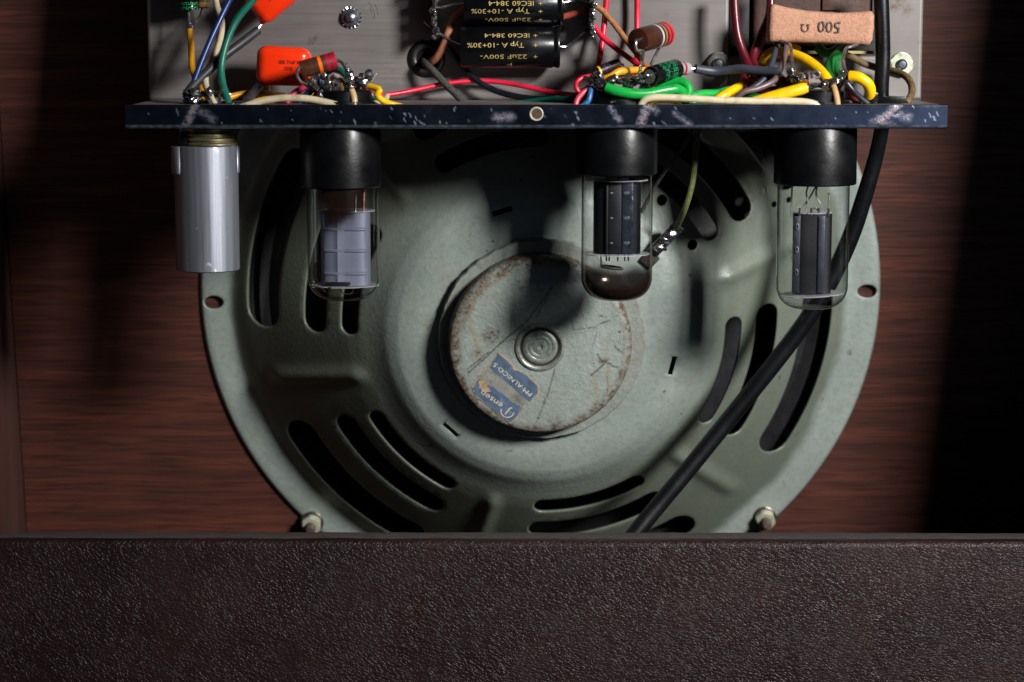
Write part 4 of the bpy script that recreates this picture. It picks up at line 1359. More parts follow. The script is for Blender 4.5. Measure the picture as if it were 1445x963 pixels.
# --- resistors and capacitors
def axial(name, p0, p1, rpx, prof, mat, label, cat, bands=(), leads=(), lead_r=1.9, group=None, ends=None):
    a, b = W(*p0), W(*p1)
    r_ = rpx * pxmm((p0[2] + p1[2]) / 2)
    L = (b - a).length
    M = frame(a, x=(0, -1, 0), z=b - a)
    o = thing(name, (a + b) / 2, label, cat, group)
    if prof == 'carbon':
        pr_ = [(0, 0), (r_ - 0.7, 0), (r_ - 0.15, 0.2), (r_, 0.7), (r_, L - 0.7), (r_ - 0.15, L - 0.2), (r_ - 0.7, L), (0, L)]
    else:
        pr_ = [(0, 0.25), (r_ * 0.72, 0.2), (r_ * 0.86, 0), (r_ - 0.12, 0.15), (r_, 0.6), (r_, 1.6), (r_ - 0.15, 1.9), (r_ - 0.15, 2.3), (r_, 2.7), (r_, L - 0.6), (r_ - 0.12, L - 0.15), (r_ * 0.86, L), (r_ * 0.72, L - 0.2), (0, L - 0.25)]
        if prof == 'cap_plain':
            pr_ = [(0, 0.25), (r_ * 0.86, 0.2), (r_ - 0.1, 0.2), (r_, 0.8), (r_, L - 3.6), (r_ - 0.2, L - 3.2), (r_ - 0.2, L - 2.6), (r_, L - 2.2), (r_, L - 0.8), (r_ - 0.3, L - 0.1), (r_ * 0.8, L), (0, L - 0.2)]
    body = MB().lathe(pr_, 40, M).build('body', mat, o, sharp=40)
    for t, w_, bm_ in bands:
        z = L * t
        e_ = 0.06
        rr_ = r_ if 0.7 < z < L - 0.7 else r_ - 0.05
        MB().lathe([(rr_ - 0.1, z - w_ / 2 - 0.05), (rr_ + e_, z - w_ / 2), (rr_ + e_, z + w_ / 2), (rr_ - 0.1, z + w_ / 2 + 0.05)], 40, M).build('colour_band', bm_, o)
    for sq in leads:
        MB().tube(pxline(sq, 0.7), lead_r * pxmm(30), 10).build('lead', M_LEAD, o)
    if ends:
        MB().lathe([(0, -0.03), (r_ * 0.72, -0.03)], 32, M).build('end_seal', ends, o)
    return o, body, M, r_, L

BR = simple('brown_carbon', '#4a2a1a', 0.36, var=0.25, vscale=300, bump=0.12)
BRD = simple('dark_brown_carbon', '#3a1d14', 0.34, var=0.3, vscale=300, bump=0.12)
P_OR, P_RED, P_GRY = simple('orange_paint', '#f26a12', 0.35, var=0.15, bump=0), simple('crimson_paint', '#a3132c', 0.36, var=0.25, bump=0), simple('silver_paint', '#a5aaac', 0.35, var=0.2, bump=0)
P_GOLD, P_YEL, P_VIO = simple('gold_paint', '#8a6338', 0.35, var=0.25, bump=0), simple('yellow_paint', '#e8c21c', 0.4, var=0.15, bump=0), simple('violet_paint', '#37285a', 0.4, var=0.2, bump=0)
P_RED2 = simple('red_paint', '#c01f30', 0.34, var=0.2, bump=0)
axial('resistor', (424, 99, 12), (474, 85, 14), 12.2, 'carbon', BR, 'brown resistor with orange and red bands above the solder post', 'resistor',
      [(0.55, 1.3, P_OR), (0.77, 1.6, P_RED), (0.93, 1.9, P_RED)], [[(426, 95, 10.5), (421, 97, 8), (419, 106, 8), (424, 115, 9), (434, 120, 11)], [(474, 85, 14), (482, 88, 13), (487, 96, 10), (491, 103, 9)]], 2.2)
axial('resistor', (900, 58, 9), (938, 48, 26), 17.0, 'carbon', BRD, 'large brown resistor with silver, gold and red bands', 'resistor',
      [(0.58, 1.1, P_GRY), (0.70, 1.0, P_GOLD), (0.83, 1.4, P_RED2), (0.94, 1.3, P_RED2)], [[(901, 57, 9), (897, 58, 5), (898, 70, 5), (905, 72, 6), (908, 73, 7), (905, 90, 10), (902, 104, 12)], [(938, 54, 26), (933, 62, 27), (926, 76, 24), (918, 92, 20)]], 2.3)
axial('resistor', (843, 102, 22), (874, 89, 26), 7.6, 'carbon', BRD, 'small brown resistor with yellow and violet bands leaning over the socket', 'resistor',
      [(0.06, 0.8, P_YEL), (0.3, 0.9, P_VIO), (0.5, 0.9, P_VIO)], [[(843, 101, 22), (838, 104, 20), (838, 110, 18)], [(873, 90, 26), (880, 92, 25), (880, 97, 23), (876, 104, 20)]], 1.7)
axial('resistor', (287, 12, 44), (288, -34, 44), 8.5, 'carbon', BR, 'brown resistor beside the green and black capacitor above the amber sleeve', 'resistor',
      [(0.12, 2.0, P_GOLD), (0.36, 3.0, simple('green_paint', '#0f6a3c', 0.4, bump=0))], [[(286, 10, 44), (283, 22, 42), (275, 32, 40), (268, 36, 40)]], 1.8)

G_PRINT = simple('green_print', '#0f8a56', 0.4, var=0.4, vscale=700, bump=0)
K_SLEEVE = simple('black_capacitor_sleeve', '#0a0b0d', 0.22, var=0.3, vscale=200, bump=0.06)
o, body, M, r_, L = axial('capacitor', (267, 14, 42), (266, -50, 42), 13.5, 'cap', K_SLEEVE, 'black capacitor with green print above the amber sleeve', 'capacitor', (), [[(266, 12, 42), (267, 25, 41), (268, 38, 40)], [(268, 34, 40), (271, 38, 40), (268, 42, 39)]], 1.9)
pmz = MB()
for a in (-0.9, -0.3, 0.3, 0.9):
    wrap_text(pmz, '25 MFD 50V', 3.0, M, r_ + 0.05, a, L * 0.5, 1.2)
pmz.build('printed_text', G_PRINT, o, smooth=False)
o, body, M, r_, L = axial('capacitor', (917, 108, 8), (955, 97, 20), 13.6, 'cap', K_SLEEVE, 'small black capacitor with green print and grey tail joined to a slate sleeve', 'capacitor', (),
      [[(921, 106, 8), (912, 107, 6), (900, 110, 8)], [(972, 97, 24), (982, 97, 25)]], 2.0, ends=simple('grey_seal', '#8d8a88', 0.55, var=0.25))
pmz = MB()
for a in (-1.1, -0.55, 0.0, 0.55, 1.1):
    wrap_text(pmz, ('TE-1305', '20 UF 25V', 'TE-1305')[int(a * 10) % 3], 2.5, M, r_ + 0.05, a, L * 0.56, 0.9)
pmz.build('printed_text', G_PRINT, o, smooth=False)
ta, tb = W(955, 97, 20), W(973, 97, 25)
Mt = frame(ta, x=(0, -1, 0), z=tb - ta); Lt = (tb - ta).length
rt = 9.0 * pxmm(22)
MB().lathe([(rt, -0.5), (rt, Lt * 0.75), (rt * 0.85, Lt * 0.9), (rt * 0.3, Lt), (0, Lt)], 32, Mt).build('tail', simple('grey_plastic', '#8f9092', 0.45, var=0.2), o)
MB().lathe([(rt + 0.05, Lt * 0.34), (rt + 0.05, Lt * 0.48)], 32, Mt).build('ring_mark', P_RED, o)

ORANGE = simple('orange_dipped_epoxy', '#f0330a', 0.24, var=0.10, vscale=60, bump=0.04, bscale=250, coat=0.4)
def dipped(px, py, Y, wp, hp, th, rot, label, text_at, leads, nubs):
    c = W(px, py, Y)
    k = pxmm(Y)
    M = frame(c, x=(math.cos(rot), 0, math.sin(rot)), z=(0, -1, 0))
    o = thing('film_capacitor', c, label, 'capacitor', 'orange film capacitors on the chassis')
    b = bmesh.new()
    bmesh.ops.create_cube(b, size=1.0)
    for v in b.verts:
        v.co = Vector((v.co.x * wp * k, v.co.y * hp * k, v.co.z * th))
    bmesh.ops.bevel(b, geom=b.edges[:], offset=th * 0.36, segments=7, affect='EDGES', profile=0.5)
    for v in b.verts:                           # dipped skin: a little swollen and uneven
        q = v.co
        sw = 1 + 0.03 * noise.noise(q * 0.25 + Vector((px, 0, 0)))
        v.co = Vector((q.x * sw, q.y * (1 - 0.05 * (q.x / (wp * k))), q.z * (1 + 0.10 * (1 - (2 * q.x / (wp * k)) ** 2))))
    MB().bm(b, M).build('body', ORANGE, o, sharp=0)
    tx, ty, tr_ = text_at
    tm = MB()
    zt2 = th / 2 * 1.10 + 0.08
    up = Matrix.Translation((tx, ty, zt2)) @ Matrix.Rotation(tr_, 4, 'Z')
    flat_text(tm, 'SBE 716P 800V', 2.1, M @ up, 0.85, 'LEFT')
    flat_text(tm, '.333J', 2.1, M @ up @ Matrix.Translation((1.8, -2.5, 0)), 0.9, 'LEFT')
    tm.build('printed_text', M_INK, o, smooth=False)
    for a, b_ in nubs:
        d_ = W(*b_) - W(*a)
        MB().lathe([(2.4, -1.2), (1.8, 0.2), (0.9, 1.2), (0.55, 2.0), (0, 2.1)], 20, frame(W(*a), z=d_)).build('lead_collar', ORANGE, o)
    for sq in leads:
        MB().tube(pxline(sq, 0.8), 1.9 * pxmm(30), 8).build('lead', M_LEAD, o)
    return o
dipped(401, 93.5, 36, 75, 54, 11, -0.045, 'orange film capacitor lying level beside the banded brown resistor', (-1.6, 1.6, 0.02), [[(369, 119, 36), (364, 124, 35)], [(436, 112, 36), (440, 118, 30)]], [((370, 116, 36), (367, 122, 36))])
dipped(386, -7.5, 38, 74, 53, 11, 0.665, 'orange film capacitor tilted above the dark slanting sleeve', (-4.5, 1.5, 0.0), [[(370, 33, 38), (364, 41, 37)]], [((371, 29, 38), (369, 36, 38))])

def electrolytic(x0, x1, rowc, rpx, Y, label, lines, leads, mark):
    a, b = W(x1, rowc, Y), W(x0, rowc, Y)
    L = (b - a).length
    r_ = rpx * pxmm(Y)
    M = frame(a, x=(0, -1, 0), z=b - a)
    o = thing('electrolytic_capacitor', (a + b) / 2, label, 'capacitor', 'black electrolytic capacitors side by side')
    MB().lathe([(0, 0.5), (r_ * 0.8, 0.5), (r_ * 0.9, 0.1), (r_ - 0.35, 0), (r_, 0.5), (r_, 1.5), (r_ - 0.35, 2.1), (r_ - 0.35, 2.7), (r_, 3.3), (r_, L - 0.6), (r_ - 0.4, L), (r_ * 0.85, L - 0.1), (r_ * 0.8, L - 0.6), (0, L - 0.6)], 64, M).build('body', K_SLEEVE, o, sharp=40)
    tm = MB()
    for body_, xa, xb, ang in lines:
        vs_, fs_ = text_geo(body_, 2.75)
        w_ = max(v.x for v in vs_) - min(v.x for v in vs_)
        want = (xb - xa) * pxmm(Y)
        off = (x1 - (xa + xb) / 2) * pxmm(Y)
        out = []
        for v in vs_:
            t = math.radians(ang) - v.y / (r_ + 0.05)
            out.append(M @ Vector(((r_ + 0.05) * math.cos(t), (r_ + 0.05) * math.sin(t), off + v.x * want / w_)))
        tm.add(out, fs_)
    tm.build('printed_text', M_GOLDPRINT, o, smooth=False)
    for sq in leads:
        MB().tube(pxline(sq, 0.8), 2.0 * pxmm(40), 10).build('lead', M_LEAD, o)
    return o
electrolytic(655, 795, 7, 29.5, 45, 'upper black electrolytic capacitor with gold print, against the red braided wire',
    [('+', 760, 766, 4), ('IEC60 384-4', 692, 754, 4), ('+', 760, 766, -17), ('Typ A -10+30%', 668, 748, -17), ('+', 760, 766, -43), ('22uF 500V-', 687, 750, -43)],
    [[(795, 4, 45), (806, 2, 46), (820, 0, 46), (832, 3, 46)], [(655, 4, 45), (640, 6, 46), (622, 11, 47), (612, 10, 48)]], None)
electrolytic(650, 790, 66.5, 29.0, 45, 'lower black electrolytic capacitor with gold print, beside the rubber grommet',
    [('+', 753, 759, 34), ('IEC60 384-4', 686, 748, 34), ('+', 753, 759, 6), ('Typ A -10+30%', 662, 740, 6), ('+', 753, 759, -26), ('22uF 500V-', 680, 744, -26), ('F', 717, 724, -54)],
    [[(790, 66, 45), (799, 66, 46), (810, 58, 46), (820, 48, 46), (829, 41, 47)], [(650, 62, 45), (636, 56, 45), (617, 46, 46), (608, 38, 47), (599, 31, 46)]], None)

# cement-coated wirewound resistor
cr = thing('wirewound_resistor', W(1157, 38, 34), 'rough tan ceramic resistor marked 500 ohms in front of the transformer', 'resistor')
k = pxmm(34)
Mr = frame(W(1157, 36, 34), x=(math.cos(-0.055), 0, math.sin(-0.055)), z=(0, -1, 0))
nu, nv = 44, 36
vs, fs = [], []
for i in range(nu + 1):
    t = -1 + 2 * i / nu
    e = max(0.0, 1 - max(0, (abs(t) - 0.93) / 0.07) ** 2.2) ** 0.5 if abs(t) < 1 else 0.0
    hw = (21.5 + 4.5 * abs(t) ** 2.2 - 1.2 * t) * k * max(0.72, e)
    dw = (19 + 2.0 * abs(t) ** 2) * k * max(0.70, e)
    for j in range(nv):
        a = 2 * math.pi * j / nv
        c_, s_ = math.cos(a), math.sin(a)
        x_ = 72.5 * k * t
        y_ = hw * math.copysign(abs(s_) ** 0.5, s_)
        z_ = dw * 0.8 * math.copysign(abs(c_) ** 0.5, c_)
        q = Vector((x_, y_, z_))
        q += Vector((0, 0, 0)) + q.normalized() * (0.35 * noise.noise(q * 0.35) + 0.16 * noise.noise(q * 1.1))
        q.y += (3.0 * k) * (1 - t * t) * -1
        vs.append(Mr @ q)
for i in range(nu):
    for j in range(nv):
        fs.append((i * nv + j, i * nv + (j + 1) % nv, (i + 1) * nv + (j + 1) % nv, (i + 1) * nv + j))
fs.append(tuple(range(nv - 1, -1, -1))); fs.append(tuple(range(nu * nv, nu * nv + nv)))
CEM = simple('tan_cement_coating', '#ad8068', 0.85, var=0.2, vscale=700, bump=0.9, bscale=1500)
MB().add(vs, fs).build('body', CEM, cr, sharp=60)
tm = MB()
zf = 19 * k * 0.8 + 0.5
Mt = Mr @ Matrix.Translation((0, 0, zf)) @ Matrix.Rotation(math.pi, 4, 'Z')
flat_text(tm, '500', 6.6, Mt @ Matrix.Translation((-3.2, 0.2, 0)), 0.95)
om = []
for i in range(25):                              # ohm sign
    a = math.radians(-58 + 296 * i / 24)
    om.append((1.35 * math.cos(a), 0.4 + 1.5 * math.sin(a)))
vs_ = []
for x_, y_ in om:
    r1 = math.hypot(x_, y_ - 0.4)
    for f_ in (1 - 0.16, 1 + 0.16):
        vs_.append(Mt @ Matrix.Translation((6.4, 0.9, 0)) @ Vector((x_ * f_, 0.4 + (y_ - 0.4) * f_, 0)))
tm.add(vs_, [(2 * i, 2 * i + 1, 2 * i + 3, 2 * i + 2) for i in range(24)])
for sg in (-1, 1):
    q = [(sg * 0.55, -1.05), (sg * 1.75, -1.05), (sg * 1.75, -0.65), (sg * 0.55, -0.65)]
    tm.add([Mt @ Matrix.Translation((6.4, 0.9, 0)) @ Vector((x_, y_, 0)) for x_, y_ in q], [(0, 1, 2, 3)])
tm.build('printed_value', simple('faded_ink', '#4a3a36', 0.7, var=0.5, vscale=900, bump=0), cr, smooth=False)
for sq in ([(1099, 48, 33), (1101, 56, 31), (1108, 60, 29), (1115, 64, 27), (1117, 78, 22), (1118, 98, 14)], [(1213, 58, 33), (1210, 63, 31), (1202, 66, 29), (1193, 70, 27), (1190, 85, 22), (1192, 98, 16), (1197, 108, 13)]):
    MB().tube(pxline(sq, 0.8), 2.3 * k, 10).build('lead', M_LEAD, cr)

# --- terminal strips on the plate
def tagstrip(px, r0, r1, label, seed):
    c = W(px, (r0 + r1) / 2, 50)
    o = thing('terminal_strip', c, label, 'terminal strip', 'upright terminal strips on the plate')
    z1_, z0_ = W(px, r0, 48).z, W(px, r1, 48).z
    MB().box((c.x - 1.2, 44, z0_), (c.x + 1.0, YP - 0.1, z1_), 0.3).build('insulating_strip', simple('black_paxolin', '#0e0c0b', 0.45, var=0.3), o)
    rg = random.Random(seed)
    z = z0_ + 2.0
    while z < z1_:
        tg = MB().rbox((2.4, 6.5, 4.6), Matrix.Translation((c.x + 0.2, 43, z)) @ Matrix.Rotation(rg.uniform(-0.3, 0.3), 4, 'Y'), 0.5).build('solder_tag', M_TAG, o)
        for q in range(3):
            MB().blob((c.x + rg.uniform(-1.5, 1.5), 39.5 + rg.uniform(-0.6, 0.6), z + rg.uniform(-2.6, 2.6)), rg.uniform(0.8, 1.5), (0.9, 0.8, 1.3), seed + q, sub=3, amp=0.6).build('solder', M_SOLDER, tg)
        z += 6.4
    return o
tagstrip(612, -40, 50, 'black terminal strip with solder blobs above the rubber grommet', 5)
tagstrip(834, -40, 50, 'black terminal strip right of the black electrolytic capacitors, by the red wires', 9)

# --- wires, left of the plate
wire('sleeved_lead', [(268, 42, 39), (270, 70, 36), (272, 98, 32), (280, 120, 26), (290, 137, 20)], 4.6, C_AMBER, 'amber sleeve hanging below the black and green capacitor', 'wire')
wire('wire', [(332, -14, 30), (318, 12, 28), (300, 50, 24), (284, 88, 20), (272, 120, 16), (264, 140, 13)], 4.2, C_BLUE, 'dark blue wire slanting down to the first socket')
wire('wire', [(302, -14, 44), (306, 8, 42), (313, 32, 38), (310, 58, 34), (300, 84, 28), (291, 104, 22), (291, 122, 17), (298, 138, 12), (304, 150, 10)], 4.4, C_CREAM, 'cream wire bending in an S beside the dark blue wire')
wire('wire', [(372, -14, 26), (352, 6, 25), (333, 30, 24), (319, 62, 22), (312, 96, 19), (315, 122, 16), (321, 140, 13), (323, 148, 12)], 5.2, C_TEAL, 'teal green wire curving across the tilted orange capacitor')
wire('sleeved_lead', [(364, 43, 37), (342, 60, 32), (318, 78, 27), (292, 102, 21), (272, 122, 16), (263, 135, 13)], 6.4, C_GREY, 'long dark grey sleeve slanting from the tilted orange capacitor')
wire('sleeved_lead', [(366, 122, 35), (358, 131, 28), (347, 145, 16)], 6.6, C_GREY, 'short dark sleeve under the level orange capacitor')
wire('wire', [(286, 149, 24), (300, 144, 26), (322, 138, 30), (346, 133, 34), (372, 133, 38), (400, 136, 42)], 5.0, C_AMBER, 'amber wire running low behind the short dark sleeve')
wire('wire', [(352, 147, 22), (375, 141, 24), (400, 139, 30), (440, 136, 34), (470, 128, 34), (485, 116, 30)], 5.0, C_YEL, 'yellow wire along the shelf under the level orange capacitor')
wire('wire', [(378, 122, 44), (380, 132, 42), (383, 138, 38)], 2.6, C_AMBER, 'thin amber wire stub below the level orange capacitor')
wire('wire', [(340, 152, 6), (362, 145, 6), (394, 139, 6), (428, 139, 6), (458, 144, 6), (484, 151, 6)], 5.0, C_CREAM, 'cream wire arching low along the lip under the banded resistor')
wire('wire', [(404, 150, 14), (406, 143, 15), (416, 132, 17), (434, 121, 18), (446, 116, 20)], 5.0, C_ROSE, 'rose red wire rising behind the banded brown resistor')
wire('wire', [(422, 150, 18), (430, 138, 18), (442, 124, 18), (452, 114, 20)], 5.0, wmat('#164a78'), 'short blue wire rising into the solder post socket')
wire('wire', [(437, 150, 14), (446, 136, 13), (458, 125, 13)], 5.2, C_GREY, 'short grey wire rising beside the solder post socket')
wire('wire', [(462, 102, 20), (472, 97, 18), (482, 101, 16), (489, 108, 14)], 4.6, C_TEAL, 'short teal loop under the end of the banded brown resistor')
wire('wire', [(494, 124, 9), (498, 132, 8), (500, 142, 7), (500, 151, 7)], 4.6, wmat('#b39a72'), 'scorched cream wire dropping from the bright solder post')
wire('wire', [(468, 112, 12), (473, 107, 10), (480, 112, 9), (490, 119, 10)], 3.4, simple('pale_rubber', '#a58f8c', 0.5, var=0.3), 'pinkish stripped wire end curling into the bright solder post')
wire('wire', [(496, 110, 16), (505, 114, 18), (520, 128, 30), (545, 137, 36)], 3.4, C_RED, 'short red wire behind the bright solder post')
wire('wire', [(521, 122, 12), (532, 125, 10), (536, 128, 9), (532, 134, 9), (540, 142, 10), (552, 147, 12), (572, 152, 14)], 4.6, C_YEL, 'yellow wire kinked at the right of the solder post socket')
wire('wire', [(522, 132, 22), (530, 140, 22), (542, 149, 20)], 4.6, C_TEAL, 'short teal wire under the kinked yellow wire')
wire('wire', [(505, 148, 10), (525, 147, 14), (540, 144, 20), (546, 136, 26)], 4.4, wmat('#b5a68c'), 'short off white wire tucked under the kinked yellow wire')

# --- wires, middle
wire('wire', [(545, 134, 40), (562, 132, 42), (592, 126, 45), (630, 118, 48), (668, 114.5, 50), (704, 116, 50), (740, 122, 48), (772, 129, 46), (800, 133, 42), (826, 134, 34)], 3.5, C_RED, 'long red wire arching along the plate below the electrolytic capacitors')
wire('wire', [(672, 4, 52), (656, 14, 51), (640, 26, 50), (634, 42, 48), (627, 62, 47), (617, 80, 48), (606, 89, 52), (597, 91, 60)], 5.6, C_COPPER, 'brown braided wire looping into the rubber grommet')
wire('wire', [(597, 82, 62), (600, 90, 50), (610, 99, 46), (626, 116, 44), (646, 136, 42), (660, 150, 40), (668, 158, 38)], 5.2, C_CLOTH, 'dirty grey braided wire coming out of the rubber grommet')
wire('wire', [(612, 48, 48), (624, 60, 50), (640, 76, 52), (656, 98, 50), (676, 116, 48), (704, 130, 46), (740, 138, 42), (780, 140, 38), (830, 140, 30)], 4.2, wmat('#14161e', 0.28), 'glossy black wire drooping under the lower electrolytic capacitor')
wire('wire', [(712, 150, 40), (740, 145, 38), (770, 141, 36), (800, 139, 34), (826, 136, 28)], 4.0, C_TEAL, 'teal wire lying low beside the droopy black wire')
wire('wire', [(857, -14, 48), (854, 20, 48), (850, 60, 46), (844, 96, 42), (841, 114, 34)], 4.2, C_RED, 'straight red wire dropping past the right terminal strip')
wire('wire', [(899, -14, 50), (899, 30, 50), (899, 60, 48), (898, 90, 42), (893, 108, 36), (888, 122, 30)], 4.0, C_RED, 'straight red wire passing behind the large banded resistor')
wire('wire', [(839, 36, 41), (848, 50, 40), (866, 66, 38), (886, 81, 34), (900, 91, 30), (912, 98, 26)], 4.0, C_RED, 'slanting red wire from the right terminal strip')
wire('wire', [(836, 6, 42), (850, 15, 44), (868, 36, 45), (886, 60, 43), (902, 80, 38), (914, 100, 30)], 4.2, C_TAN, 'tan braided wire slanting behind the large banded resistor')
wire('wire', [(786, 26, 50), (802, 22, 49), (816, 18, 48), (828, 14, 47)], 4.6, simple('red_brown_braid', '#9a3f2c', 0.75, var=0.5, vscale=1200, bump=0.6, bscale=1600), 'red brown braided wire between the upper electrolytic capacitor and strip')
wire('sleeved_lead', [(841, 114, 16), (858, 110, 14), (866, 106, 14), (874, 101, 15), (892, 99.5, 18), (914, 100, 22)], 5.2, C_AMBER, 'amber sleeve bent under the small banded resistor')
wire('wire', [(834, 108, 16), (822, 110, 15), (814, 116, 14), (813, 124, 14), (817, 130, 14)], 3.4, C_RED, 'small red loop at the left of the capacitor socket')
wire('sleeved_lead', [(800, 146, 26), (816, 136, 22), (830, 127, 17), (842, 118, 12)], 6.2, wmat('#1a1a17', 0.6), 'black sleeve rising into the capacitor socket')
wire('wire', [(812, 150, 10), (815, 140, 11), (824, 130, 13), (836, 122, 14)], 4.0, wmat('#b03a4c'), 'short pink red wire at the left of the capacitor socket')
wire('wire', [(822, 150, 10), (830, 143, 10), (833, 132, 11), (834, 124, 13)], 4.0, wmat('#1d5a8f'), 'short bright blue wire at the left of the capacitor socket')
wire('wire', [(856, 124, 7), (868, 128, 6), (888, 132, 6), (912, 132.5, 7), (938, 128, 9), (955, 126, 11), (964, 131, 14)], 7.4, C_GREEN, 'thick bright green wire with a bare end across the capacitor socket')
wire('wire', [(918, 116, 20), (928, 121, 18), (944, 117, 17), (960, 115, 16), (970, 121, 15), (972, 132, 14), (964, 142, 12)], 6.2, C_GREEN, 'bright green wire looping below the small black capacitor')
wire('wire', [(966, 138, 20), (990, 133, 24), (1012, 132, 28), (1030, 127, 32), (1045, 124, 36)], 6.0, C_GREEN, 'bright green wire running right from the green loop')
wire('wire', [(962, 142, 12), (975, 147, 12), (990, 141, 14)], 5.0, C_DKGREEN, 'short dark green wire under the green loop')
wire('wire', [(914, 118, 20), (922, 123, 18), (930, 127, 18)], 3.8, C_YEL, 'short yellow wire peeping out beneath the small black capacitor')
wire('wire', [(908, 152, 9), (924, 143, 9), (942, 141, 9), (955, 144, 9), (962, 152, 9)], 4.0, C_YEL, 'yellow wire arched low under the cream wire')
wire('wire', [(900, 143, 12), (905, 137, 11), (908, 148, 10)], 4.2, wmat('#b8a88a'), 'short cream stub beside the end of the long cream wire')
wire('wire', [(904, 149, 6), (909, 142, 5.5), (922, 138, 5), (960, 138.5, 5), (1010, 141.5, 5), (1060, 143, 5), (1110, 143, 5), (1142, 145, 5), (1160, 152, 6)], 5.0, C_CREAM, 'long cream wire lying along the lip towards the yellow wires')
wire('wire', [(930, 117, 28), (937, 115, 28), (946, 113, 28)], 3.2, C_RED, 'tiny red wire showing under the small black capacitor')

# --- wires, right
wire('sleeved_lead', [(981, 97, 25), (992, 99, 26), (1010, 101, 27), (1030, 99, 26), (1046, 97.5, 24), (1070, 100, 21), (1100, 101.5, 17)], [6.4][0], C_SLATE, 'lumpy slate grey sleeve from the small black capacitor to the right')
wire('wire', [(1036, -14, 40), (1037, 16, 39), (1041, 50, 38), (1050, 78, 36), (1060, 100, 32), (1080, 115, 26)], 6.2, C_MAROON, 'dark red wire hanging straight at the edge of the transformer window')
wire('wire', [(1088, -14, 48), (1086, 20, 46), (1074, 50, 42), (1063, 78, 38), (1066, 95, 34), (1085, 108, 28), (1112, 122, 20)], 6.0, C_MAROON, 'dark red wire bowing behind the left end of the ceramic resistor')
wire('wire', [(1078, 45, 46), (1070, 70, 42), (1052, 104, 34), (1053, 118, 30), (1064, 126, 26), (1085, 128, 22), (1110, 124, 18)], 5.6, C_MAROON, 'dark red wire hooking round at the foot of the slate sleeve')
wire('wire', [(1084, 105, 22), (1094, 110, 20), (1108, 114, 18), (1140, 116, 16)], 5.0, simple('red_cotton_braid', '#a02226', 0.7, var=0.5, vscale=700, bump=0.6, bscale=1500, dirt='#4a1414'), 'frayed red braided wire between the yellow wires')
wire('wire', [(1078, 92, 40), (1082, 80, 40), (1096, 74, 38), (1116, 77, 34), (1136, 85, 28), (1154, 98, 22), (1166, 112, 17), (1172, 124, 14)], 8.2, C_YEL, 'thick yellow wire arching from behind the resistor leads to the socket')
wire('wire', [(1012, 142, 24), (1024, 133, 26), (1042, 124, 30), (1062, 114, 34), (1072, 104, 38), (1080, 90, 44)], 7.0, C_YEL, 'thick yellow wire rising beside the hooked dark red wire')
wire('wire', [(1062, 146, 8), (1084, 139, 8), (1112, 131, 8), (1138, 124, 9)], 8.6, C_YEL, 'thick yellow wire stub with scorched end beside the last socket')
wire('wire', [(1199, 108, 9), (1210, 109, 8), (1224, 118, 8), (1228, 130, 10), (1224, 142, 14)], 8.0, C_YEL, 'thick yellow wire curling over by the black power cable')
wire('wire', [(1124, 66, 44), (1120, 74, 43), (1112, 80, 42)], 7.0, C_YEL, 'yellow wire end showing beneath the ceramic resistor')
wire('wire', [(1154, 66, 48), (1164, 75, 46), (1176, 74, 44), (1186, 66, 46)], 7.0, C_DKGREEN, 'dark green wire bent under the ceramic resistor')
wire('wire', [(1190, 70, 42), (1180, 80, 38), (1172, 90, 33), (1170, 104, 26), (1174, 114, 20)], 8.0, C_DKGREEN, 'dark green wire dropping to the last socket')
wire('wire', [(1176, 84, 36), (1180, 96, 30), (1185, 110, 22), (1184, 118, 18)], 6.4, C_DKGREEN, 'dark green wire crossing beside the dropping green wire')
wire('wire', [(1050, 138, 26), (1080, 134, 24), (1100, 132, 22)], 5.4, C_DKGREEN, 'dark green wire lying low behind the scorched yellow stub')
wire('wire', [(1099, 56, 36), (1094, 74, 32), (1086, 98, 24), (1076, 114, 20), (1060, 126, 18), (1048, 136, 16)], 4.4, C_SLATE, 'slate wire falling from the left lead of the ceramic resistor')
wire('wire', [(1110, 64, 34), (1107, 80, 30), (1101, 98, 22), (1092, 114, 15), (1070, 125, 12), (1050, 130, 11), (1038, 140, 12)], 4.4, C_MAUVE, 'mauve brown wire falling beside the slate wire and bending left')
wire('wire', [(1098, 132, 16), (1106, 124, 16), (1114, 118, 16)], 5.6, C_RUSTY, 'frayed scorched braid behind the yellow stub')
wire('wire', [(1176, 122, 10), (1179, 132, 8), (1181, 142, 7), (1182, 152, 7)], 4.6, wmat('#a8865c', 0.6), 'scorched cream wire dropping beside the last socket')
wire('wire', [(1194, 116, 8), (1202, 126, 8), (1212, 136, 9), (1224, 146, 10)], 4.0, wmat('#20242e', 0.35), 'thin slate black wire from the white solder drop towards the cable')
wire('wire', [(1196, 124, 16), (1204, 136, 15), (1212, 150, 14)], 5.4, wmat('#7a2420'), 'short brick red wire below the thin slate black wire')
wire('wire', [(1188, 76, 46), (1204, 82, 44), (1222, 91, 44), (1246, 98, 48), (1262, 101, 44), (1278, 108, 38), (1286, 120, 32), (1286, 134, 26), (1278, 146, 22)], 5.0, C_RUSTY, 'scorched mottled wire curling round behind the black power cable')
wm = MB().tube(pxline([(1146, 110, 14), (1145, 104, 13), (1150, 101, 13), (1156, 103, 13), (1156, 109, 13), (1151, 110, 13)], 0.6), 2.0 * pxmm(14), 8).build('wire_hook', M_LEAD, None)
tag(wm, 'tiny bare wire hook standing above the last socket', 'wire')
wm = MB().tube(pxline([(1200, 108, 10), (1204, 103, 10), (1209, 104, 10), (1208, 109, 10)], 0.6), 1.9 * pxmm(14), 8).build('wire_hook', M_LEAD, None)
tag(wm, 'tiny bare wire hook over the curling yellow wire', 'wire')

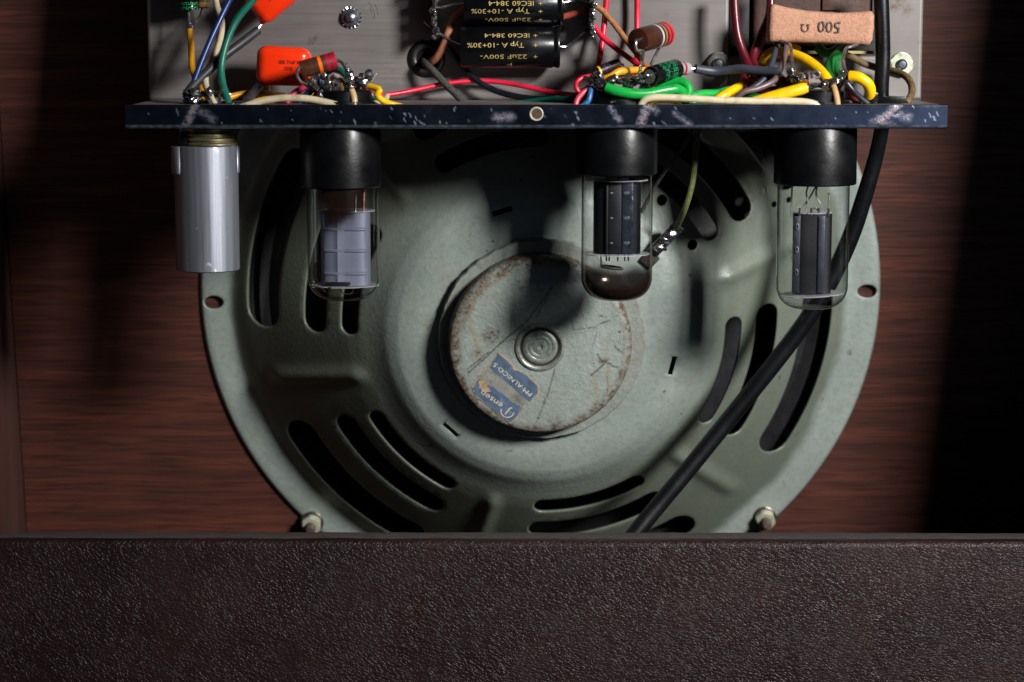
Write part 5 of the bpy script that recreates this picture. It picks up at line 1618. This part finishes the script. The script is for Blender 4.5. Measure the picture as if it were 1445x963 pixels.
# --- power cable, its clamp, and the speaker leads
cab_px = [(1243, -18, 40), (1245, 30, 40), (1246, 80, 40), (1244, 120, 40), (1244, 150, 41), (1244, 180, 44), (1236, 220, 48), (1222, 270, 51), (1202, 330, 54), (1174, 392, 56), (1138, 452, 57), (1090, 516, 58), (1030, 590, 58), (970, 664, 56), (915, 730, 52), (880, 775, 48), (850, 815, 44)]
pc = pxline(cab_px, 2.0)
n_up = len(pxline(cab_px[:6], 2.0))
rs_ = [(10.4 + 2.2 * sstep(n_up - 4, n_up + 26, i)) * pxmm(46) for i in range(len(pc))]
o = MB().tube(pc, rs_, 20).build('power_cable', simple('black_cable_sheath', '#0c0d10', 0.32, var=0.35, vscale=90, bump=0.12, bscale=500), None, origin=pc[0])
tag(o, 'thick black power cable running down past the last valve and across the speaker', 'cable')
g = thing('cable_clamp', W(1256, 142, 36), 'black clamp gripping the power cable at the chassis shelf', 'clamp')
cz = ZS
cxx = W(1245, 142, 40).x
MB().lathe([(4.4, cz - 2.4), (5.6, cz - 2.2), (5.6, cz + 0.1), (6.2, cz + 0.2), (6.2, cz + 1.6), (5.6, cz + 2.0), (3.2, cz + 2.0)], 32, Matrix.Translation((cxx, 40, 0))).build('bush', M_RUBBER, g)
MB().rbox((11, 5, 2.6), Matrix.Translation((W(1258, 143, 14).x, 14, cz + 1.4)), 0.6).build('block', M_BLACK, g)
MB().rbox((4, 4, 4.5), Matrix.Translation((W(1230, 138, 12).x, 12, cz + 2.6)) @ Matrix.Rotation(0.3, 4, 'Y'), 0.8).build('jaw', M_BLACK, g)

def spk_world(px, py, h):
    return SM @ S(px, py, h)
p_l = spk_world(955, 320, 72)
line = smoothline([W(990, 150, 46), W(984, 190, 46), W(981, 225, 44), W(976, 262, 42), W(966, 296, 44), p_l], 1.2)
o = MB().tube(line, 1.3, 10).build('speaker_lead', C_OLIVE, None, origin=p_l)
tag(o, 'olive braided speaker lead soldered to the bright terminal lug', 'wire')
p_m = spk_world(905, 300, 68)
line = smoothline([W(985, 150, 48), W(974, 190, 48), W(950, 226, 50), W(925, 262, 54), p_m], 1.2)
o = MB().tube(line, 0.8, 8).build('speaker_lead', C_CLOTH, None, origin=p_m)
tag(o, 'thin dark speaker lead passing behind the black tipped valve', 'wire')
